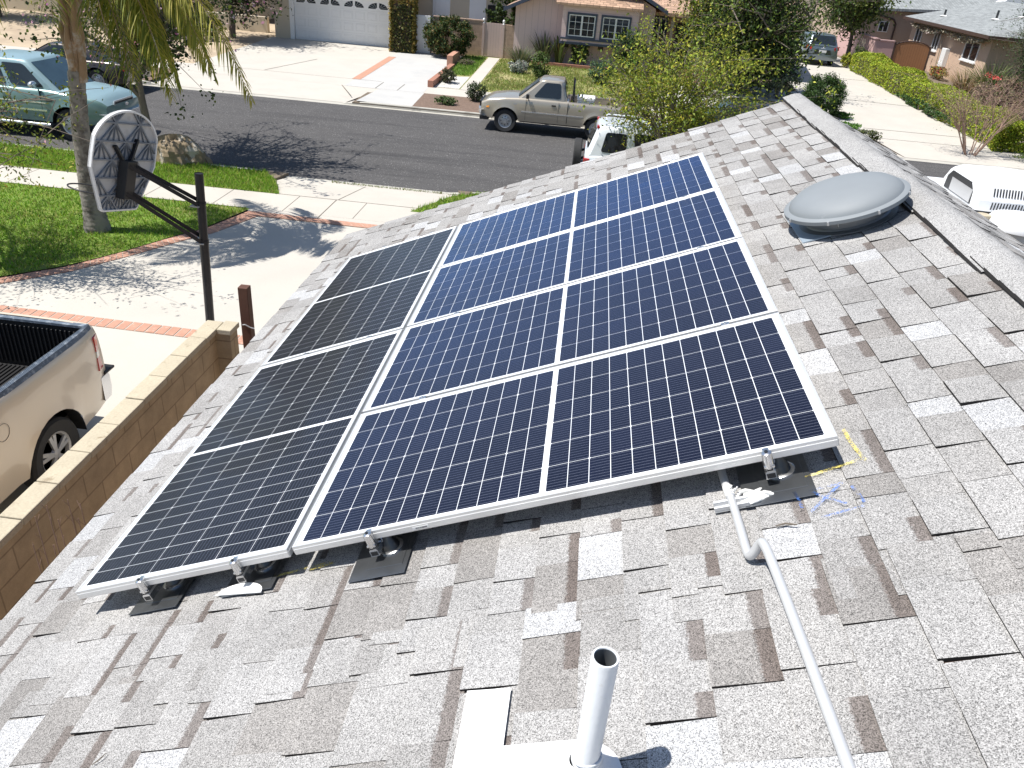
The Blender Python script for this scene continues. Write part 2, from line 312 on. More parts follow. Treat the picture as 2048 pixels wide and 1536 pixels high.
# ------------------------------------------------------------------ mesh building
class MB:
    def __init__(s): s.v = []; s.f = []; s.m = []; s.uv = None; s.col = None
    def add(s, vs, fs, mi=0):
        o = len(s.v); s.v.extend([tuple(map(float, p)) for p in vs])
        for f in fs: s.f.append(tuple(i + o for i in f)); s.m.append(mi)
        return s
    def box(s, a, b, mi=0):
        x0, y0, z0 = [min(p, q) for p, q in zip(a, b)]; x1, y1, z1 = [max(p, q) for p, q in zip(a, b)]
        return s.add([(x0, y0, z0), (x1, y0, z0), (x1, y1, z0), (x0, y1, z0), (x0, y0, z1), (x1, y0, z1), (x1, y1, z1), (x0, y1, z1)],
                     [(0, 3, 2, 1), (4, 5, 6, 7), (0, 1, 5, 4), (1, 2, 6, 5), (2, 3, 7, 6), (3, 0, 4, 7)], mi)
    def beam(s, p, q, wx, wy, mi=0, up=(0, 0, 1)):
        p, q = Vector(p), Vector(q); d = (q - p).normalized(); up = Vector(up)
        if abs(d.dot(up)) > .98: up = Vector((1, 0, 0))
        a = d.cross(up).normalized() * wx / 2; b = a.cross(d).normalized() * wy / 2
        vs = [p - a - b, p + a - b, p + a + b, p - a + b, q - a - b, q + a - b, q + a + b, q - a + b]
        return s.add(vs, [(0, 3, 2, 1), (4, 5, 6, 7), (0, 1, 5, 4), (1, 2, 6, 5), (2, 3, 7, 6), (3, 0, 4, 7)], mi)
    def tube(s, pts, r, n=8, mi=0, cap=True, flat=1.0):
        pts = [Vector(p) for p in pts]; k = len(pts)
        rs = r if isinstance(r, (list, tuple)) else [r] * k
        vs = []; ref = None
        for i, p in enumerate(pts):
            d = (pts[min(i + 1, k - 1)] - pts[max(i - 1, 0)]).normalized()
            if ref is None:
                ref = Vector((0, 0, 1)) if abs(d.z) < .9 else Vector((1, 0, 0))
            a = d.cross(ref).normalized(); b = a.cross(d).normalized(); ref = b
            for j in range(n):
                t = 2 * PI * j / n; vs.append(p + a * (rs[i] * math.cos(t)) + b * (rs[i] * flat * math.sin(t)))
        fs = [(i * n + j, i * n + (j + 1) % n, (i + 1) * n + (j + 1) % n, (i + 1) * n + j) for i in range(k - 1) for j in range(n)]
        if cap: fs += [tuple(range(n - 1, -1, -1)), tuple(range((k - 1) * n, k * n))]
        return s.add(vs, fs, mi)
    def lathe(s, prof, n=24, c=(0, 0, 0), axis='z', mi=0, sc=(1, 1), cap=True):
        vs = []
        for r, h in prof:
            for j in range(n):
                t = 2 * PI * j / n; a, b = r * math.cos(t) * sc[0], r * math.sin(t) * sc[1]
                vs.append({'z': (c[0] + a, c[1] + b, c[2] + h), 'y': (c[0] + a, c[1] + h, c[2] - b), 'x': (c[0] + h, c[1] + a, c[2] + b)}[axis])
        k = len(prof)
        fs = [(i * n + j, i * n + (j + 1) % n, (i + 1) * n + (j + 1) % n, (i + 1) * n + j) for i in range(k - 1) for j in range(n)]
        if cap and prof[0][0] > 1e-6 and prof[0] != prof[-1]: fs.append(tuple(range(n - 1, -1, -1)))
        if cap and prof[-1][0] > 1e-6 and prof[0] != prof[-1]: fs.append(tuple(range((k - 1) * n, k * n)))
        return s.add(vs, fs, mi)
    def prism(s, poly, fn, a, b, mi=0):
        """poly: 2-D outline (counter-clockwise seen from b); fn(p, q, t) places it at depth t"""
        n = len(poly); vs = [fn(p, q, a) for p, q in poly] + [fn(p, q, b) for p, q in poly]
        fs = [tuple(range(n - 1, -1, -1)), tuple(range(n, 2 * n))] + [(i, (i + 1) % n, n + (i + 1) % n, n + i) for i in range(n)]
        return s.add(vs, fs, mi)
    def grid(s, P, mi=0, flip=False):
        nu, nv = len(P), len(P[0]); vs = [p for row in P for p in row]
        fs = [(i * nv + j, i * nv + j + 1, (i + 1) * nv + j + 1, (i + 1) * nv + j) for i in range(nu - 1) for j in range(nv - 1)]
        if flip: fs = [f[::-1] for f in fs]
        return s.add(vs, fs, mi)
    def build(s, name, mats, parent=None, smooth=None, bevel=0, world=False, seg=2):
        me = bpy.data.meshes.new(name); me.from_pydata(s.v, [], s.f)
        mats = mats if isinstance(mats, (list, tuple)) else [mats]
        for m in mats: me.materials.append(M[m] if isinstance(m, str) else m)
        me.polygons.foreach_set('material_index', s.m)
        if s.uv is not None:
            l = me.uv_layers.new(name='uv'); l.data.foreach_set('uv', np.asarray(s.uv, np.float32).ravel())
        if s.col is not None:
            a = me.color_attributes.new('tone', 'FLOAT_COLOR', 'CORNER'); a.data.foreach_set('color', np.asarray(s.col, np.float32).ravel())
        me.update()
        if smooth:
            me.shade_smooth(); me.set_sharp_from_angle(angle=rad(smooth))
        return link(name, me, parent, bevel, world, seg)
def link(name, me, parent=None, bevel=0, world=False, seg=2):
    o = bpy.data.objects.new(name, me); COL.objects.link(o)
    if parent is not None:
        o.parent = parent
        if world: o.matrix_parent_inverse = parent.matrix_basis.inverted()
    if bevel:
        b = o.modifiers.new('bevel', 'BEVEL'); b.width = bevel; b.segments = seg; b.limit_method = 'ANGLE'; b.angle_limit = rad(40)
        b.harden_normals = False
    return o
def tag(o, label, cat, group=None, kind=None):
    o['label'] = label; o['category'] = cat
    if group: o['group'] = group
    if kind: o['kind'] = kind
    return o
def thing(name, label, cat, loc=(0, 0, 0), rot=(0, 0, 0), group=None):
    o = bpy.data.objects.new(name, None); COL.objects.link(o); o.empty_display_size = .2
    o.location = loc; o.rotation_euler = rot if not isinstance(rot, (int, float)) else (0, 0, rot)
    return tag(o, label, cat, group)
def struct(o): o['kind'] = 'structure'; return o
def copy_tree(root, loc=None, rot=None, label=None):
    def rec(o, par):
        c = o.copy(); COL.objects.link(c); c.parent = par
        for ch in [x for x in bpy.data.objects if x.parent is o]: rec(ch, c)
        return c
    r = rec(root, None)
    if loc is not None: r.location = loc
    if rot is not None: r.rotation_euler = rot
    if label: r['label'] = label
    return r
def sheet(name, poly, z, m, zf=None):
    """flat ground sheet from an outline (fan-safe for star-shaped outlines), optionally following zf(x, y)"""
    mb = MB(); mb.add([(x, y, (zf(x, y) if zf else 0) + z) for x, y in poly], [tuple(range(len(poly)))])
    return struct(mb.build(name, m))

def cards(name, P, size, cols, mat_, parent=None, aspect=.5, up=.4, nrm=None, world=True, fold=.25, droop=0.0):
    """n small folded leaf blades: P (n,3), size (n,), cols (n,3)"""
    n = len(P); P = np.asarray(P, float)
    d = rng.normal(size=(n, 3)); d[:, 2] -= droop; d /= np.linalg.norm(d, axis=1)[:, None] + 1e-9
    k = rng.normal(size=(n, 3)); k[:, 2] += up * 3
    if nrm is not None: k = k + nrm * 1.2
    s_ = np.cross(d, k); s_ /= np.linalg.norm(s_, axis=1)[:, None] + 1e-9
    nn = np.cross(s_, d)
    L = np.asarray(size)[:, None]; W = L * aspect * .5
    a = P - d * L * .5; b = P + d * L * .5; f = nn * L * fold * .5
    l = P + s_ * W + f; r = P - s_ * W + f
    V = np.stack([a, r, b, l], 1).reshape(-1, 3)
    return raw_mesh(name, V, np.arange(4 * n).reshape(n, 4), np.repeat(cols, 4, 0), mat_, parent, world)
def raw_mesh(name, V, F, cols, mat_, parent=None, world=True):
    me = bpy.data.meshes.new(name); n, k = F.shape
    me.vertices.add(len(V)); me.vertices.foreach_set('co', np.ascontiguousarray(V, np.float32).ravel())
    me.loops.add(n * k); me.loops.foreach_set('vertex_index', np.ascontiguousarray(F, np.int32).ravel())
    me.polygons.add(n); me.polygons.foreach_set('loop_start', np.arange(0, n * k, k, dtype=np.int32))
    me.polygons.foreach_set('loop_total', np.full(n, k, np.int32))
    a = me.attributes.new('Col', 'FLOAT_COLOR', 'POINT')
    c = np.ones((len(V), 4), np.float32); c[:, :3] = cols; a.data.foreach_set('color', c.ravel())
    me.materials.append(M[mat_] if isinstance(mat_, str) else mat_)
    me.update(); me.validate()
    return link(name, me, parent, 0, world)
def palette(n, cols, jit=.25):
    cols = np.asarray(cols, float); c = cols[rng.integers(0, len(cols), n)]
    return np.clip(c * (1 + jit * rng.normal(size=(n, 1))), .004, 1) * (1 + .08 * rng.normal(size=(n, 3)))
def in_ball(n, r=1.0, shell=0.0):
    d = rng.normal(size=(n, 3)); d /= np.linalg.norm(d, axis=1)[:, None]
    return d * (r * (shell + (1 - shell) * rng.random((n, 1))) ** (1 / 3 if shell == 0 else 1))

# ------------------------------------------------------------------ our house: roof of laminated shingles
house = thing('house', 'house whose grey shingle roof fills the foreground', 'house', (0, 2, 0))
TONES = [((.37, .362, .353), 44), ((.332, .323, .313), 26), ((.40, .393, .386), 18), ((.292, .279, .266), 13), ((.475, .476, .48), 12)]
TW = np.array([t[1] for t in TONES], float); TW /= TW.sum()
def shingles(mb, v_lo, v_hi, u_a, u_b, exposure, wmin, wmax, jag, RP=RP, gap=0.0):
    """courses of tabs; each tab is its own slightly raised piece with a dark cut edge"""
    k = 0; v0 = v_lo
    while v0 < v_hi - .02:
        v1 = min(v0 + exposure, v_hi) + .012
        u = u_a - random.random() * .2; typ = random.random() < .5; last = 0
        ue = u_b + random.uniform(-.02, .02) * jag
        while u < ue:
            wd = random.uniform(wmin, wmax) * (1.0 if typ else .8)
            ub = min(u + wd, ue)
            h = (.0100 if typ else .0052) + abs(random.gauss(0, .0007)) + (.005 if random.random() < .012 else 0)
            ti = rng.choice(len(TONES), p=TW)
            if ti == 4 and last == 4: ti = 0
            last = ti
            if ti == 4: ub = min(u + min(wd, wmax * .72), ue)
            tone = np.array(TONES[ti][0]) * random.uniform(.95, 1.05)
            n0 = ROOF_N; gp = .0013; dv = random.uniform(-.002, .002); sk = random.uniform(-.006, .006)
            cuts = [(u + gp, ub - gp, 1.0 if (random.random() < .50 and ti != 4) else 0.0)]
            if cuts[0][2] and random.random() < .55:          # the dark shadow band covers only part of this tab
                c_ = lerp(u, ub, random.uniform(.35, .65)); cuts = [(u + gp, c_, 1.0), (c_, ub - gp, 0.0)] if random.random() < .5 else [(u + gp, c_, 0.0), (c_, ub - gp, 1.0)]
            for ia, (ua, uc, flag) in enumerate(cuts):
                flag *= random.uniform(.7, 1.0); s0 = sk if ia == 0 else 0; s1 = sk if ia == len(cuts) - 1 else 0
                pts = [(v0 + dv, ua + s0, n0 + h), (v0 + dv, uc + s1, n0 + h), (v1, uc, n0 + .0012), (v1, ua, n0 + .0012)]
                top = [RP(*p) for p in pts]; low = [RP(p[0], p[1], n0 - .004) for p in pts]
                mb.add(top + low, [(0, 3, 2, 1)], 0)
                o = len(mb.v) - 8
                for f in ((0, 1, 5, 4), (1, 2, 6, 5), (3, 0, 4, 7)): mb.f.append(tuple(i + o for i in f)); mb.m.append(1)
                mb.uv += [(0, 0), (0, 1), (1, 1), (1, 0)] + [(0, 0)] * 12
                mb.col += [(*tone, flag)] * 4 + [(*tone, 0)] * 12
            u = ub; typ = not typ if random.random() < .85 else typ
        v0 += exposure; k += 1
def roof_mesh():
    mb = MB(); mb.uv = []; mb.col = []
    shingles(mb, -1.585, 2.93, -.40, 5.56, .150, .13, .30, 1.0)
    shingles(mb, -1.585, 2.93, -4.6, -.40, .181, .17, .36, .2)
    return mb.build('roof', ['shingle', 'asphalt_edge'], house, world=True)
roof_o = roof_mesh(); roof_o['label'] = 'sloping roof of grey and white laminated shingles'
APX = 3.03
def cap_mesh():
    mb = MB()
    ax, _, az = RP(APX, 0, ROOF_N)
    u = 5.62
    i = 0
    while u > -4.6:
        L = .31; wv = .128 + random.uniform(-.006, .006)
        j = random.uniform(-.006, .006)
        lift0, lift1 = .0035, .017
        P = []
        for uu, lf in ((u, lift1), (u - L, lift0)):
            row = []
            for dv, dn in ((-wv - j, .012), (-wv * .55, .014), (-.05, .016), (-.018, .014)):
                row.append(RP(APX + dv, uu, ROOF_N + dn + lf))
            wr = wv * .8 + random.uniform(-.03, .03)
            for d in (.018, .05, wr * .55, wr):
                row.append((ax + d * CT, uu, az + .016 + lf - d * ST * (1.0 if d > .02 else .7)))
            P.append(row)
        mb.grid(P, 0)
        o = len(mb.v)
        near = P[0]; far = P[1]
        low = [(p[0], p[1], p[2] - .012) for p in near]
        mb.add(near + low, [(q, q + 1, len(near) + q + 1, len(near) + q) for q in range(len(near) - 1)], 1)
        for e_ in (0, -1):
            side = [P[0][e_], P[1][e_]]; mb.add(side + [(p[0], p[1], p[2] - .016) for p in side], [(0, 1, 3, 2)], 1)
        u -= .148; i += 1
    return mb.build('ridge_cap', ['ridge', 'asphalt_edge'], house, smooth=50, world=True)
cap_mesh()
# the other slope, deck, fascia
ax, _, az = RP(APX, 0, ROOF_N)
def RPR(v, u, n):
    d = APX - v; k = n - ROOF_N
    return (ax + d * CT + k * ST, u, az - d * ST + k * CT)
mb = MB(); mb.uv = []; mb.col = []
shingles(mb, APX - 1.0, APX - .10, -4.6, 5.56, .115, .13, .30, 1.0, RPR)
mb.f = [f[::-1] if m == 0 else f for f, m in zip(mb.f, mb.m)]
mb.col = [(*(np.array(c[:3]) * m), 0) for c, m in zip(mb.col, np.repeat(rng.choice([.55, .85, 1.0, 1.25], len(mb.col) // 16), 16))]
mb.build('far_roof_slope', ['shingle', 'asphalt_edge'], house, world=True)
mb = MB(); mb.grid([[RPR(APX, -4.6, ROOF_N - .01), RPR(APX, 5.5, ROOF_N - .01)], [RPR(APX - .99, -4.6, ROOF_N - .01), RPR(APX - .99, 5.5, ROOF_N - .01)]]); mb.build('far_roof_deck', 'asphalt_edge', house, world=True)
mb = MB()
mb.add([RP(-1.57, -4.6, ROOF_N - .006), RP(-1.57, 5.54, ROOF_N - .006), RP(APX, 5.54, ROOF_N - .006), RP(APX, -4.6, ROOF_N - .006),
        RP(-1.57, -4.6, ROOF_N - .10), RP(-1.57, 5.54, ROOF_N - .10), RP(APX, 5.54, ROOF_N - .10), RP(APX, -4.6, ROOF_N - .10)],
       [(0, 3, 2, 1), (4, 5, 6, 7), (0, 1, 5, 4), (1, 2, 6, 5), (2, 3, 7, 6), (3, 0, 4, 7)])
mb.build('roof_deck', 'brown', house, world=True)
mb = MB(); mb.prism([(-.95, -.02), (ax + .55, -.02), (ax + .55, az - .45), (ax, az - .25), (-.95, 2.75)], lambda p, q, t: (p, t, q), -4.4, 5.1)
mb.build('house_wall', 'stucco', house, world=True)

# chalk marks left on the roof
def ribbon(mb, pts, wd, n=ROOF_N + .0175):
    for a, b in zip(pts[:-1], pts[1:]):
        d = Vector((b[0] - a[0], b[1] - a[1])); p = Vector((-d.y, d.x)).normalized() * wd / 2
        mb.add([RP(a[0] + p.x, a[1] + p.y, n), RP(a[0] - p.x, a[1] - p.y, n), RP(b[0] - p.x, b[1] - p.y, n), RP(b[0] + p.x, b[1] + p.y, n)], [(0, 1, 2, 3)])
for nm, wd, lines in (('blue', .010, [[(1.845, -.085), (1.853, -.13), (1.853, -.175)], [(1.875, -.20), (1.935, -.14), (1.985, -.095)], [(1.90, -.105), (1.94, -.15), (1.985, -.19)],
                                      [(1.89, -.095), (1.95, -.09), (2.0, -.085)], [(2.02, -.11), (2.03, -.16), (2.035, -.20)], [(1.90, -.235), (1.96, -.225), (2.03, -.215)]]),
                      ('yellow', .014, [[(1.885, -.022), (1.97, -.005), (2.09, .02)], [(2.075, .21), (2.078, .12), (2.095, .0)]]),
                      ('yellow', .014, [[(-.16, .005), (-.06, .01), (.10, .025)], [(.02, .0), (.12, .02)]])):
    mb = MB(); [ribbon(mb, l, wd) for l in lines]
    o = mb.build('chalk_mark', 'chalk_' + nm, house, world=True); o['label'] = nm + ' chalk lines drawn on the shingles'

# ------------------------------------------------------------------ solar panels
PL, PW, FH = 2.02, 1.0, .040
def make_panel(along_v, label):
    sx, sy = (PL, PW) if along_v else (PW, PL)
    root = thing('solar_panel', label, 'solar panel', RP(0, 0), ROOF_ROT, 'solar panels on the roof')
    fr = MB(); t = .011
    for a, b in (((0, 0), (sx, t)), ((0, sy - t), (sx, sy)), ((0, t), (t, sy - t)), ((sx - t, t), (sx, sy - t))):
        fr.box((a[0], a[1], -FH), (b[0], b[1], 0))
    for a, b in (((.002, -.0022), (sx - .002, 0)), ((.002, sy), (sx - .002, sy + .0022)), ((-.0022, .002), (0, sy - .002)), ((sx, .002), (sx + .0022, sy - .002))):
        fr.box((a[0], a[1], -FH + .003), (b[0], b[1], -.013))      # the step rolled into the outer face
    fr.build('frame', 'alu', root, bevel=.0008, seg=1)
    bs = MB(); bs.box((t, t, -.008), (sx - t, sy - t, -.0042)); bs.build('backsheet', 'backsheet', root)
    ce = MB(); ce.uv = []; ce.col = []
    mx_, my_, mid = (.034, .026, .022) if along_v else (.026, .034, .022)
    nx, ny = (24, 6) if along_v else (6, 24)
    def spans(n, tot, mrg, split):
        g = .0028; c = (tot - 2 * mrg - (mid if split else 0)) / n
        return [(mrg + i * c + (mid if split and i >= n // 2 else 0) + g / 2, mrg + (i + 1) * c + (mid if split and i >= n // 2 else 0) - g / 2) for i in range(n)]
    for i, (xa, xb) in enumerate(spans(nx, sx, mx_, along_v)):
        for j, (ya, yb) in enumerate(spans(ny, sy, my_, not along_v)):
            ch = .0042
            if along_v: lo = i % 2 == 0
            else: lo = j % 2 == 0
            c0 = ch; z = -.0036
            if along_v:
                pts = [(xa + c0, ya), (xb, ya), (xb, yb), (xa + c0, yb), (xa, yb - c0), (xa, ya + c0)] if lo else [(xa, ya), (xb - c0, ya), (xb, ya + c0), (xb, yb - c0), (xb - c0, yb), (xa, yb)]
            else:
                pts = [(xa + c0, ya), (xb - c0, ya), (xb, ya + c0), (xb, yb), (xa, yb), (xa, ya + c0)] if lo else [(xa, ya), (xb, ya), (xb, yb - c0), (xb - c0, yb), (xa + c0, yb), (xa, yb - c0)]
            ce.add([(p[0], p[1], z) for p in pts], [tuple(range(6))])
            tn = np.array((.0045, .0052, .0125) if along_v else (.0042, .0045, .0075)) * random.uniform(.75, 1.25)
            for p in pts:
                a, b = (p[0] - xa) / (xb - xa), (p[1] - ya) / (yb - ya)
                ce.uv.append((a, b) if along_v else (b, a))
            ce.col += [(*tn, (1.0 if along_v else .16) * random.uniform(.9, 1.1))] * 6
    ce.build('cells', 'cell', root)
    return root
GAP = .020
labs = ['wide solar panel nearest the camera, with the grey conduit coming out under it', 'second wide solar panel up from the near edge of the array',
        'third wide solar panel up from the near edge of the array', 'wide solar panel at the far end of the array, towards the street']
pa = make_panel(True, labs[0])
for i in range(4):
    p = pa if i == 0 else copy_tree(pa, label=labs[i])
    p.location = RP(0, i * (PW + GAP), 0)
pb = make_panel(False, 'upright solar panel at the near left corner of the array'); pb.location = RP(-PW - GAP, -.006, 0)
p = copy_tree(pb, label='upright solar panel at the far left, nearest the basketball hoop'); p.location = RP(-PW - GAP, -.006 + PL + GAP, 0)
mb = MB(); mb.box((.50, -.0034, -.031), (.565, -.0025, -.020), 0)
for k in range(11): mb.box((.513 + k * .0042, -.0039, -.029), (.515 + k * .0042 + random.uniform(0, .0015), -.0035, -.0235), 1)
o = mb.build('serial_label', ['white', 'number'], pa); o['label'] = 'small white barcode sticker on the frame'

# rails with end clamps, roof mounts, clamps between panels
RAILS = [(-.69, 'first from the left'), (-.25, 'second from the left'), (.33, 'third from the left'), (1.79, 'fourth, beside the conduit')]
def make_rail():
    r = thing('mounting_rail', '', 'rail', (0, 0, 0), ROOF_ROT, 'mounting rails under the panels')
    mb = MB(); w_, t = .017, .003
    prof = [(-w_, -.092), (w_, -.092), (w_, -.066), (w_ - .006, -.060), (w_ - .006, -.048), (w_, -.048), (w_, -.0415), (-w_, -.0415), (-w_, -.048), (-w_ + .006, -.048), (-w_ + .006, -.060), (-w_, -.066)]
    inn = [(-w_ + t, -.089), (w_ - t, -.089), (w_ - t, -.070), (-w_ + t, -.070)]
    mb.prism(prof, lambda p, q, t_: (p, t_, q), 4.16, -.035, 0)
    o = mb.build('rail', 'alu_bright', r)
    mb = MB(); mb.prism(inn, lambda p, q, t_: (p, t_, q), -.035, -.0356, 0); mb.box((-.010, -.0356, -.0595), (.010, -.0350, -.0485)); mb.build('rail_opening', 'black', r)
    mb = MB(); mb.lathe([(0, .004), (.012, .004), (.0165, .001), (.0175, -.004), (.0175, -.056), (0, -.056)], 18, (0, -.020, .004)); mb.box((-.010, -.018, -.002), (.010, .010, .0035))
    o = mb.build('end_clamp', 'alu_bright', r, smooth=35)
    mb = MB(); mb.lathe([(0, .004), (.0055, .004), (.0065, .002), (.0065, 0)], 6, (0, -.020, .0095)); mb.build('bolt', 'dark_metal', o)
    return r
def make_mount():
    r = thing('roof_mount', '', 'roof mount', (0, 0, 0), ROOF_ROT, 'roof mounts holding the rails')
    z0 = ROOF_N + .017
    mb = MB(); mb.box((-.105, -.115, z0 - .0015), (.125, .16, z0 + .0005)); mb.box((-.045, -.065, z0 + .0005), (.105, .16, z0 + .0025), 0)
    mb.build('flashing', 'flash', r, bevel=.0008, seg=1)
    mb = MB(); mb.lathe([(.044, 0), (.044, .004), (.036, .008), (.033, .018), (.026, .040), (.017, .060), (.0145, .085), (.0145, .092), (0, .092)], 24, (.036, .045, z0 + .002))
    o = mb.build('standoff', 'dark_metal', r, smooth=40)
    mb = MB(); mb.lathe([(.036, .0), (.049, .0), (.049, .006), (.042, .010), (.036, .010)], 24, (.036, .045, z0 + .002)); mb.build('ring', 'alu_bright', o, smooth=40)
    mb = MB(); mb.box((.018, .028, -.085), (.024, .062, -.030)); mb.box((.024, .028, -.036), (.056, .062, -.030)); mb.lathe([(0, .010), (.009, .010), (.009, 0)], 6, (.036, .045, -.030)); mb.build('bracket', 'alu_bright', r)
    return r
def make_clamp():
    r = thing('panel_clamp', '', 'clamp', (0, 0, 0), ROOF_ROT, 'clamps in the seams between panels')
    mb = MB(); mb.box((-.018, -.011, -.002), (.018, .011, .003)); mb.build('plate', 'alu_bright', r, bevel=.001, seg=1)
    mb = MB(); mb.lathe([(0, .006), (.0045, .006), (.006, .004), (.006, 0)], 6, (0, 0, .003)); mb.build('bolt', 'alu_bright', r)
    return r
rail0, mount0, clamp0 = make_rail(), make_mount(), make_clamp()
seam = ['on the nearest seam', 'on the middle seam', 'on the farthest seam', 'on the far end of the array']
for i, (v, nm) in enumerate(RAILS):
    r = rail0 if i == 0 else copy_tree(rail0); r.location = RP(v, 0, 0); r['label'] = 'aluminium panel rail sticking out under the near edge, ' + nm
    r = mount0 if i == 0 else copy_tree(mount0); r.location = RP(v, -.005 + (.055 if i < 2 else 0), 0); r['label'] = 'metal roof mount on its flashing plate at the near edge, ' + nm
    us = [(1.01, 0), (2.03, 1), (3.05, 2), (4.072, 3)] if v > 0 else [(2.024, 1), (4.066, 3)]
    for j, (u, sn) in enumerate(us):
        r = clamp0 if (i == 0 and j == 0) else copy_tree(clamp0); r.location = RP(v, u, 0); r['label'] = 'small panel clamp ' + seam[sn] + ', rail ' + nm

# electrical conduit running off the panels towards the camera
cr = thing('conduit', 'grey electrical conduit with a kinked bend running down the near roof', 'conduit', RP(1.66, -.2, ROOF_N), ROOF_ROT)
def smooth_path(pts, it=2):
    pts = [Vector(p) for p in pts]
    for _ in range(it):
        q = [pts[0]]
        for a, b in zip(pts[:-1], pts[1:]): q += [a * .75 + b * .25, a * .25 + b * .75]
        pts = q + [pts[-1]]
    return pts
L = lambda v, u, n: (v - 1.66, u + .2, n)
path = [L(1.628, .60, .030), L(1.634, .04, .030), L(1.645, -.05, .030), L(1.654, -.24, .030), L(1.656, -.345, .028), L(1.664, -.372, .030), L(1.700, -.378, .085), L(1.708, -.395, .098), L(1.716, -.45, .098), L(1.740, -.80, .094), L(1.775, -1.4, .092)]
mb = MB(); mb.tube(smooth_path(path, 3), .0142, 16); mb.build('pipe', 'conduit', cr, smooth=60)
mb = MB(); mb.tube([L(1.641, -.010, .030), L(1.646, -.065, .030)], .0165, 16)
for k in range(5):
    a = random.uniform(0, 6.28); mb.tube([L(1.643 + .016 * math.cos(a), -.03 - .006 * k, .034 + .014 * math.sin(a)), L(1.66 + .02 * math.cos(a), -.035 - .006 * k, .052)], .003, 5)
mb.build('tie', 'white', cr, smooth=50)
mb = MB(); mb.box(L(1.585, -.115, .012), L(1.70, -.075, .018)); mb.box(L(1.585, -.115, .018), L(1.70, -.104, .034)); mb.box(L(1.585, -.086, .018), L(1.70, -.075, .034))
mb.build('support_channel', 'conduit', cr, bevel=.002)
mb = MB()
for k in range(16):
    x, y = random.gauss(1.715, .022), random.gauss(-.075, .014); mb.tube(smooth_path([L(x - .03, y - .01, .014), L(x, y + random.uniform(-.02, .02), .024), L(x + .03, y + .008, .012)], 1), [.006, .009, .010, .009, .006, .005][:6] if False else .008, 6)
mb.build('sealant_blob', 'sealant', cr, smooth=60)

# white semicircular patch by the left mount
mb = MB(); pr = [(.108 * math.cos(t) + .012 * math.sin(t), .058 * math.sin(t) - .017 * math.cos(t)) for t in np.linspace(0, PI, 18)] + [(-.125, .017)]
mb.prism(pr, lambda p, q, t: (p, q, t), .0, .004)
o = mb.build('sealant_patch', 'white_paint'); o.location = RP(-.270, -.066, ROOF_N + .0185); o.rotation_euler = ROOF_ROT
tag(o, 'white half round sealant patch on shingles near the left mounts', 'patch')

# plumbing vent pipe in front
vp = thing('vent_pipe', 'white painted plumbing vent pipe standing on the near roof', 'vent pipe', RP(1.145, -1.025, ROOF_N))
mb = MB(); mb.lathe([(.0305, .02), (.0310, .436), (.0300, .440), (.0260, .440), (.0250, .436)], 32, cap=False); mb.build('pipe', 'white_pipe', vp, smooth=40)
mb = MB(); mb.lathe([(.0250, .437), (.0250, .10), (0, .10)], 32, cap=False); mb.build('pipe_inside', 'neck', vp, smooth=40)
mb = MB()
NV = Vector((-ST, 0, CT)); EV = Vector((CT, 0, ST))
rows = []
for r_, h_ in ((.105, .012), (.095, .018), (.076, .038), (.056, .066), (.041, .086), (.034, .093), (.0300, .094)):
    rows.append([tuple(EV * (r_ * math.cos(t)) + Vector((0, r_ * math.sin(t), 0)) + NV * h_ * (.35 if r_ < .05 else .8) + Vector((0, 0, 1)) * h_ * (.65 if r_ < .05 else .2)) for t in np.linspace(0, 2 * PI, 33)])
mb.grid(rows, 0, True); mb.build('flashing_cone', 'white_paint', vp, smooth=50)
mb = MB()
for k in range(3):
    mb.tube([(.0330 * math.cos(t) * (1 + .05 * math.sin(3 * t + k)), .0330 * math.sin(t) * (1 + .05 * math.cos(2 * t)), .086 + k * .008 + .006 * math.sin(t + k)) for t in np.linspace(0, 6.2, 26)], .004, 6)
mb.build('sealant_bead', 'white_pipe', vp, smooth=60)
mb = MB()
for a, b in (((.790, -1.5), (.926, -.705)), ((.926, -1.5), (1.20, -.905))):
    mb.add([RP(*q, ROOF_N + .0155) for q in ((a[0], a[1]), (b[0], a[1]), (b[0] + (.006 if b[1] > -.8 else 0), b[1] - .012), (a[0] + .006, b[1]))] +
           [RP(*q, ROOF_N + .002) for q in ((a[0], a[1]), (b[0], a[1]), (b[0], b[1] - .012), (a[0], b[1]))],
           [(0, 1, 2, 3), (0, 4, 5, 1), (1, 5, 6, 2), (2, 6, 7, 3), (3, 7, 4, 0)])
o = mb.build('painted_flashing', 'white_paint', vp, world=True); o['label'] = 'L shaped white painted flashing around the pipe foot'

# attic fan dome by the ridge
fan = thing('attic_vent', 'grey domed attic vent fan beside the roof ridge', 'roof vent', RP(2.61, 2.24, ROOF_N), ROOF_ROT)
mb = MB(); prof = [(.322, .100), (.326, .104), (.326, .122), (.320, .126), (.298, .130), (.293, .140), (.282, .155), (.25, .178), (.19, .198), (.12, .209), (.05, .213), (0, .2135)]
mb.lathe(prof, 72); mb.build('dome', 'dome', fan, smooth=28)
mb = MB(); mb.lathe([(.258, .012), (.258, .018), (.226, .023), (.218, .034), (.218, .100), (.30, .112)], 56); mb.build('neck', 'neck', fan, smooth=35)
mb = MB()
for k in range(64):
    t = 2 * PI * k / 64; c_, s_ = math.cos(t), math.sin(t)
    mb.beam((.223 * c_, .223 * s_, .082), (.226 * c_, .226 * s_, .112), .007, .004)
mb.build('grille', 'black', fan)
for k in range(8):
    t = 2 * PI * (k + .35) / 8; mb = MB(); mb.lathe([(0, .008), (.006, .007), (.007, 0), (.007, -.012)], 8, (.327 * math.cos(t), .327 * math.sin(t), .115), 'z'); mb.build('screw', 'steel', fan, smooth=50)
